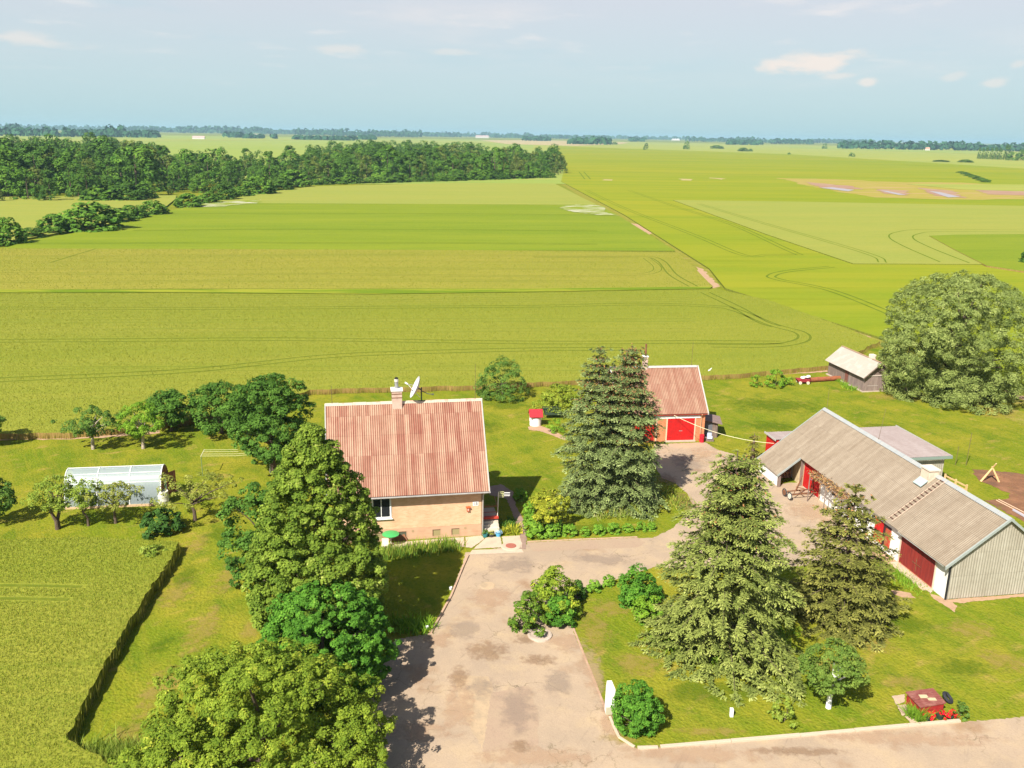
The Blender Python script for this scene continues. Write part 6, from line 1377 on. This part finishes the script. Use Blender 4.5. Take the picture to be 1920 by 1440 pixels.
# ------------------------------------------------------------------ wood, hedge and far country
W_LEAF = [leafmat('wood_leaf', (.030, .085, .012), (.11, .20, .028), .06, .7), leafmat('wood_leaf_olive', (.06, .095, .018), (.19, .235, .045), .06, .7), leafmat('wood_leaf_fresh', (.04, .115, .013), (.16, .28, .032), .06, .7)]
protos = []
specs = [('dome', 19, 7.6, 0), ('dome', 21, 6.2, 0), ('dome', 16, 8.0, 2), ('dome', 21, 6.8, 1), ('dome', 18, 7.4, 0), ('dome', 14, 7.6, 2)]
for i, (pf, hh, rr, mi) in enumerate(specs):
    V, Fc, t, c = crown_geo(200+i, hh, hh*.0, rr, pf, 60, 56, 2.0, .80, .8, inner=.03, lob=.12, up=.55, rnd=.18)
    o = mesh_np('crown_shape', V, Fc, W_LEAF[mi], tint=t); tk = MB().tube([(0, 0, 0), (0, 0, hh*.5), (0, 0, hh*.8)], [.35, .25, .08], 6); k = mesh_np('trunk_shape', tk.v, tk.f, bark)
    protos.append((o.data, k.data, hh)); bpy.data.objects.remove(o); bpy.data.objects.remove(k)
def forest_tree(x, y, hgt, i, rng, label, cat, group, name='woodland_tree'):
    cr, tk, h0 = protos[i]; s = hgt/h0
    r = empty(name, (x, y, 0), rng.uniform(0, 6.28), label, cat, group); r.scale = (s*rng.uniform(.9, 1.2), s*rng.uniform(.9, 1.2), s)
    for nm, me in (('crown', cr), ('trunk', tk)):
        o = bpy.data.objects.new(nm, me); C.objects.link(o); o.parent = r
    return r
front = [(-120, 382), (0, 379), (100, 378), (160, 377), (330, 367), (450, 357), (560, 346), (600, 345), (700, 342), (850, 338), (960, 336), (1040, 331), (1052, 326)]
back = [(1040, 306), (960, 303), (850, 296), (700, 292), (590, 300), (560, 318), (450, 321), (320, 318), (270, 304), (150, 300), (-120, 300)]
WP = np.array([gp(u, v)[:2] for u, v in front+back]); rng = rs(77)
# thin rows first: the front edge, then rows behind it
cand = scatter(WP, .02, rng); keep = []
cell = {}
for p in cand:
    d = np.hypot(*p); md = 8.0+d*.007; k = (int(p[0]//12), int(p[1]//12)); ok = True
    for a in (-1, 0, 1):
        for b_ in (-1, 0, 1):
            for q in cell.get((k[0]+a, k[1]+b_), []):
                if (q[0]-p[0])**2+(q[1]-p[1])**2 < md*md: ok = False
    if ok: keep.append(p); cell.setdefault(k, []).append(p)
keep = np.array(keep)
fr = np.array([gp(u, v)[:2] for u, v in front])
def edge_dist(P, L_):
    dm = np.full(len(P), 1e9)
    for a, b in zip(L_[:-1], L_[1:]):
        ab = b-a; t = np.clip(((P-a)@ab)/(ab@ab), 0, 1); dm = np.minimum(dm, np.linalg.norm(P-(a+t[:, None]*ab), axis=1))
    return dm
ed = edge_dist(keep, fr); order = np.argsort(ed)
n_ind = 285; MV = []; MF = []; MT = []; nv = 0; cnt = 0
for j, i in enumerate(order):
    p = keep[i]; u, v = pj([p[0], p[1], 0])
    hgt = rng.uniform(11, 17)+(rng.uniform() < .3)*rng.uniform(3, 7)+3.5*(u < 280)*rng.uniform(.0, 1)-3.2*(300 < u < 575)-(4. if ed[i] < 8 else 0)
    pi_ = rng.choice(6, p=[.24, .18, .16, .14, .14, .14] if u < 560 else [.12, .14, .14, .24, .24, .12])
    if cnt < n_ind and -60 < u < 1980:
        forest_tree(p[0], p[1], hgt, pi_, rng, '%s %s of the wood beyond the green field' % (('dark round-crowned tree', 'tall dark narrow tree', 'fresh green broad tree', 'tall olive-brown tree', 'olive round-crowned tree', 'low flat-topped dark tree')[pi_], 'at the open front edge' if ed[i] < 9 else ('in the second row' if ed[i] < 22 else 'rising behind the front rows')), 'tree', 'trees of the wood beyond the green field'); cnt += 1
    else:
        me = protos[pi_][0]; 
        if not hasattr(me, '_x'): pass
        nvt = len(me.vertices); co = np.empty(nvt*3, np.float32); me.vertices.foreach_get('co', co); co = co.reshape(-1, 3)*hgt/protos[pi_][2]
        sel = np.repeat(rng.uniform(0, 1, nvt//4) < .6, 4); co = co[sel]; MV.append(co+np.array([p[0], p[1], 0])); 
        MT.append(rng.uniform(0, 1, len(co)//4))
V = np.vstack(MV); prop(mesh_np('wood', V, np.arange(len(V)).reshape(-1, 4), W_LEAF[0], tint=np.concatenate(MT)), 'back part of the dark wood, behind its front rows of trees', 'wood', kind='stuff')
# undergrowth edge of the wood and hedge bushes: individuals
bush_p = []
for i in range(3):
    V, Fc, t, c = crown_geo(230+i, 1., 0, .60, 'dome', 90, 34, .16, .085, .8, inner=.1, lob=.2); o = mesh_np('bush_shape', V, Fc, W_LEAF[(2, 0, 2)[i]], tint=t); bush_p.append(o.data); bpy.data.objects.remove(o)
def farbush(u, v, vt, w, lab, i, group, cat='bush', name='hedge_bush'):
    p = gp(u, v); s = 1.12*w/ppm(p); h = max(.8, height((p[0], p[1]+s*.3), vt)); o = bpy.data.objects.new(name, bush_p[i % 3]); C.objects.link(o); o.location = (p[0], p[1]+s*.4, 0); o.scale = (s*.85, s*.85, h); o.rotation_euler = (0, 0, i*1.1)
    prop(o, lab, cat, group)
HG = 'bushes of the hedge between the two fields'
for i, (u, v, vt, w, lab) in enumerate([(2, 462, 408, 56, 'big dark round bush cut by the left edge, at the near end of the hedge'), (50, 447, 428, 44, 'low bush right of the one cut by the left edge'), (92, 440, 402, 50, 'left shoulder bush of the biggest hedge bush'),
        (150, 437, 380, 100, 'biggest bush of the hedge, a tall dark dome'), (208, 420, 392, 54, 'bush right of the biggest hedge dome'), (236, 413, 385, 40, 'middle sized bush before the last two of the near hedge'), (280, 405, 376, 46, 'last bush at the far end of the near hedge part'),
        (255, 411, 392, 34, 'small bush squeezed near the end of the near hedge part'), (348, 391, 363, 44, 'first bush of the far hedge part, beside the gap'), (385, 383, 362, 40, 'low rounded bush of the far hedge part'), (412, 377, 345, 44, 'taller bush of the far hedge part under the wood'),
        (445, 370, 350, 40, 'bush of the far hedge part joining the wood'), (480, 366, 330, 50, 'large bush where the hedge meets the wood edge'), (520, 358, 334, 44, 'bush in front of the wood edge right of the hedge end'), (548, 352, 318, 52, 'tall bush at the inner corner of the wood edge'),
        (180, 378, 346, 66, 'bright green bush at the foot of the wood, left one of the bright pair'), (228, 378, 345, 66, 'bright green bush at the foot of the wood, right one of the bright pair'), (262, 375, 350, 40, 'small fresh bush right of the bright pair at the wood foot')]):
    farbush(u, v, vt, w, lab, i, HG if i < 15 else 'bright bushes at the foot of the wood')
for i in range(22):
    u = 590+21*i+rng.uniform(-5, 5); v = np.interp(u, [590, 850, 1050], [347, 340, 333])
    farbush(u, v, v-rng.uniform(10, 19), rng.uniform(20, 32), 'low undergrowth bush along the right half of the wood edge', i, 'undergrowth bushes along the wood edge')
# lone trees in the right fields
def lone(u, v, vt, w, lab, i, name='field_tree', cat='tree', group=None, wide=1.):
    p = gp(u, v); h = height(p, vt); cr, tk, h0 = protos[i]; s = h/h0; R = specs[i][2]; r = empty(name, (p[0], p[1], 0), 0, lab, cat, group); k = w/ppm(p)/2/R; r.scale = (k, k, s)
    for nm, me in (('crown', cr), ('trunk', tk)):
        o = bpy.data.objects.new(nm, me); C.objects.link(o); o.parent = r
lone(1211, 281, 268, 10, 'lone dark tree on the field horizon, the left and narrower of the two', 0)
lone(1287, 280, 265, 13, 'lone round tree on the field horizon, the right and larger of the two', 2)
lone(1546, 279, 269, 10, 'lone small tree at the far edge before the right woods', 2)
lone(1597, 294, 286, 11, 'lone low tree in the pale field at the right', 5)
lone(1618, 278, 271, 9, 'small pale tree against the far right woods', 4)
for i, (u, v, vt, w, lab) in enumerate(((1346, 279, 272, 20, 'low bush group in the pale field between the lone trees'), (1395, 284, 277, 16, 'longish low bush in the far pale field'), (1408, 284, 279, 8, 'tiny bush right beside the longish one'), (1480, 290, 286, 5, 'tiny dark bush on the far field boundary'),
        (1770, 304, 300, 26, 'flat dark bush in the pale field left of the poplars'), (1815, 305, 299, 22, 'dark bush nearest to the poplars'), (1153, 271, 266, 9, 'small round bush right of the dark copse'))):
    farbush(u, v, vt, w, lab, i, None, name='field_bush')
for i in range(7): farbush(1806+7.5*i, 325+3*i, 321+2.4*i, 16, 'bush of the short diagonal thicket in the right field', i, 'thicket in the right field', name='thicket_bush')
for i, (u, w, vt) in enumerate(((1835, 6, 274), (1842, 6, 276), (1849, 7, 273), (1858, 7, 275), (1866, 9, 274), (1874, 8, 276), (1887, 12, 269))):
    lone(u, 298+i*.3, vt, w, '%s slim poplar from the left in the far row at the right edge' % on[i], 1, 'poplar', 'tree', 'row of slim poplars')
for i, (u, w, vt) in enumerate(((1898, 20, 284), (1918, 26, 280), (1940, 26, 278))): lone(u, 301, vt, w, ('dark round tree just right of the poplars', 'dark broad tree cut by the right edge behind the poplars', 'dark tree outside the right edge by the poplars')[i], 5)
# far hazy treelines
HAZEL = leafmat('far_wood_leaf', (.02, .06, .03), (.045, .12, .05), 0, .9)
def treeline(u0, u1, vb0, vb1, vt0, vt1, label, seed, name='treeline', gap=0., step=3.2, var=.25):
    rng = rs(seed); MV = []; MT = []
    u = u0
    while u < u1:
        f = (u-u0)/(u1-u0); vb = vb0+(vb1-vb0)*f; vt = vt0+(vt1-vt0)*f
        p = gp(u, vb); pp = ppm(p); h = height(p, vt) if vt > 100 else 20; wm = (1.4*step)/pp
        if rng.uniform() > gap:
            n = 26; h *= 1-var*rng.uniform(-.4, 1); d = rng.normal(size=(n, 3)); d /= np.linalg.norm(d, axis=1)[:, None]; d[:, 2] = np.abs(d[:, 2])
            P = np.array([p[0], p[1]+rng.uniform(0, wm*2), h*.18])+d*np.array([wm, wm, h*.8]); Nn = d+rng.normal(0, .3, (n, 3)); Nn /= np.linalg.norm(Nn, axis=1)[:, None]
            V, _ = leafquads(P, Nn, max(wm, h*.35), .9, rng); V[:, 2] = np.maximum(V[:, 2], 0); MV.append(V); MT.append(rng.uniform(0, 1, n))
        u += step*rng.uniform(.6, 1.3)
    if MV:
        V = np.vstack(MV); prop(mesh_np(name, V, np.arange(len(V)).reshape(-1, 4), HAZEL, tint=np.concatenate(MT)), label, 'wood', kind='stuff')
hz = lambda u: 235.9+.0164*u
def TL(u0, u1, db, dt, label, seed, **k): treeline(u0, u1, hz(u0)+db, hz(u1)+db, hz(u0)+dt, hz(u1)+dt, label, seed, **k)
TL(-80, 140, 19, 2, 'green tree belt with farm roofs at the far left', 301, gap=.1, step=5)
TL(10, 30, 14, -5, 'tall tree sticking out of the far left belt', 302, step=6)
TL(135, 300, 18, 4, 'far left tree belt, right part', 303, gap=.15, step=5)
TL(190, 232, 18, -4, 'dark tree clump rising over the far left belt', 304, step=6, var=.5)
TL(268, 292, 17, 5, 'last clump of the far left belt', 305, step=6)
TL(-80, 330, 6.5, -3, 'thin blue wood on the horizon at the far left', 306, gap=.03, var=.6)
TL(225, 318, 8, -4, 'blue wood block on the left horizon', 307, var=.3)
TL(332, 508, 8, -6, 'long blue wood on the horizon above the wood', 308, var=.3)
TL(425, 460, 15, 2, 'trees around a far farm above the wood', 309, step=5, gap=.2)
TL(460, 512, 16, 8, 'low bushes by the far farm above the wood', 310, step=5, gap=.4)
TL(505, 560, 7, -2, 'blue wood strip left of the big horizon wood', 311)
TL(556, 788, 9, -4, 'biggest blue wood on the horizon left of the centre', 312, var=.35)
TL(552, 668, 17, 9, 'low tree row before the biggest blue wood', 313, step=4.5, gap=.1)
TL(676, 700, 15, 6, 'small clump before the biggest blue wood', 314, step=5)
TL(796, 862, 7, -2, 'small blue wood on the horizon at the centre', 315, var=.3)
TL(865, 1000, 6, -2, 'broken blue tree strip right of the centre wood', 316, gap=.25, var=.6)
TL(925, 1150, 7, 0, 'blue tree strip behind the dark copse', 317, gap=.1, var=.5)
TL(982, 1032, 12, 3, 'small green block of trees left of the dark copse', 318)
TL(1070, 1142, 17, 3, 'dark green copse on the pinkish bare field', 319, step=5, var=.4)
TL(1140, 1300, 5.5, 0, 'thin hazy tree strip on the horizon', 320, gap=.3, var=.7)
TL(1183, 1212, 10, 2, 'pale tree clump on the far strip', 321, step=4, gap=.3)
TL(1290, 1440, 8, -1, 'blue wood on the horizon behind the lone trees', 322, gap=.08, var=.5)
TL(1368, 1428, 13, 4, 'tree row before the horizon wood on the right', 323, step=4.5)
TL(1445, 1525, 10, 0, 'blue wood block right of the lone trees', 324, var=.3)
TL(1520, 1640, 7, -1, 'hazy wood strip on the right horizon', 325, gap=.1)
TL(1578, 1825, 17, 1, 'long dark blue wood at the right', 326, var=.35, step=4.5)
TL(1815, 2010, 17, 2, 'dark blue wood behind the poplars', 327, var=.35, step=4.5)
# far farm roofs
for i, (u, db, w, h, cc, lab) in enumerate(((290, 16, 8, 5, (.5, .45, .42), 'pale far farm house in the left belt'), (372, 19, 22, 5, (.45, .32, .28), 'long pinkish far barn left above the wood'), (478, 14, 8, 5, (.5, .45, .42), 'pale far house beside the farm trees'), (1645, 17, 7, 4, (.5, .22, .16), 'reddish far roof before the right woods'),
        (1740, 18, 8, 5, (.5, .28, .2), 'reddish far farmhouse in front of the long wood'), (1452, 10, 7, 3, (.6, .6, .58), 'small white far building beside the blue wood block'), (905, 8, 24, 4, (.45, .32, .3), 'far village roofs at the centre horizon'), (1268, 7, 14, 3, (.55, .5, .48), 'pale far farm on the horizon strip'))):
    p = gp(u, hz(u)+db); k = ppm(p); ww, hh = w/k, h/k*1.2; r = empty('farmhouse', (p[0], p[1], 0), .2, lab, 'far building')
    MB().box(-ww/2, ww/2, 0, ww*.5, 0, hh*.5).build('wall', nmat('far_wall', (.6, .55, .5), rough=.9), r)
    MB().prism([(-ww/2, -.3, hh*.5), (-ww/2, ww*.5+.3, hh*.5), (-ww/2, ww*.25, hh)], (ww, 0, 0)).build('roof', nmat('far_roof', cc, rough=.9), r)

# ------------------------------------------------------------------ summer haze over the plain
def haze():
    R = 20500.; o = MB().box(-R, R, -R, R, -1., 64.).build('haze', None)
    m = bpy.data.materials.new('haze_air'); m.use_nodes = True; nt = m.node_tree; nt.nodes.clear()
    v = N(nt, 'ShaderNodeVolumePrincipled'); v.inputs['Density'].default_value = 8.5e-5; v.inputs['Color'].default_value = (.55, .86, 1, 1); v.inputs['Anisotropy'].default_value = .1
    out = N(nt, 'ShaderNodeOutputMaterial'); nt.links.new(v.outputs[0], out.inputs['Volume'])
    o.data.materials.clear(); o.data.materials.append(m); prop(o, 'thin bluish summer haze over the plain', 'haze', kind='stuff')
haze()
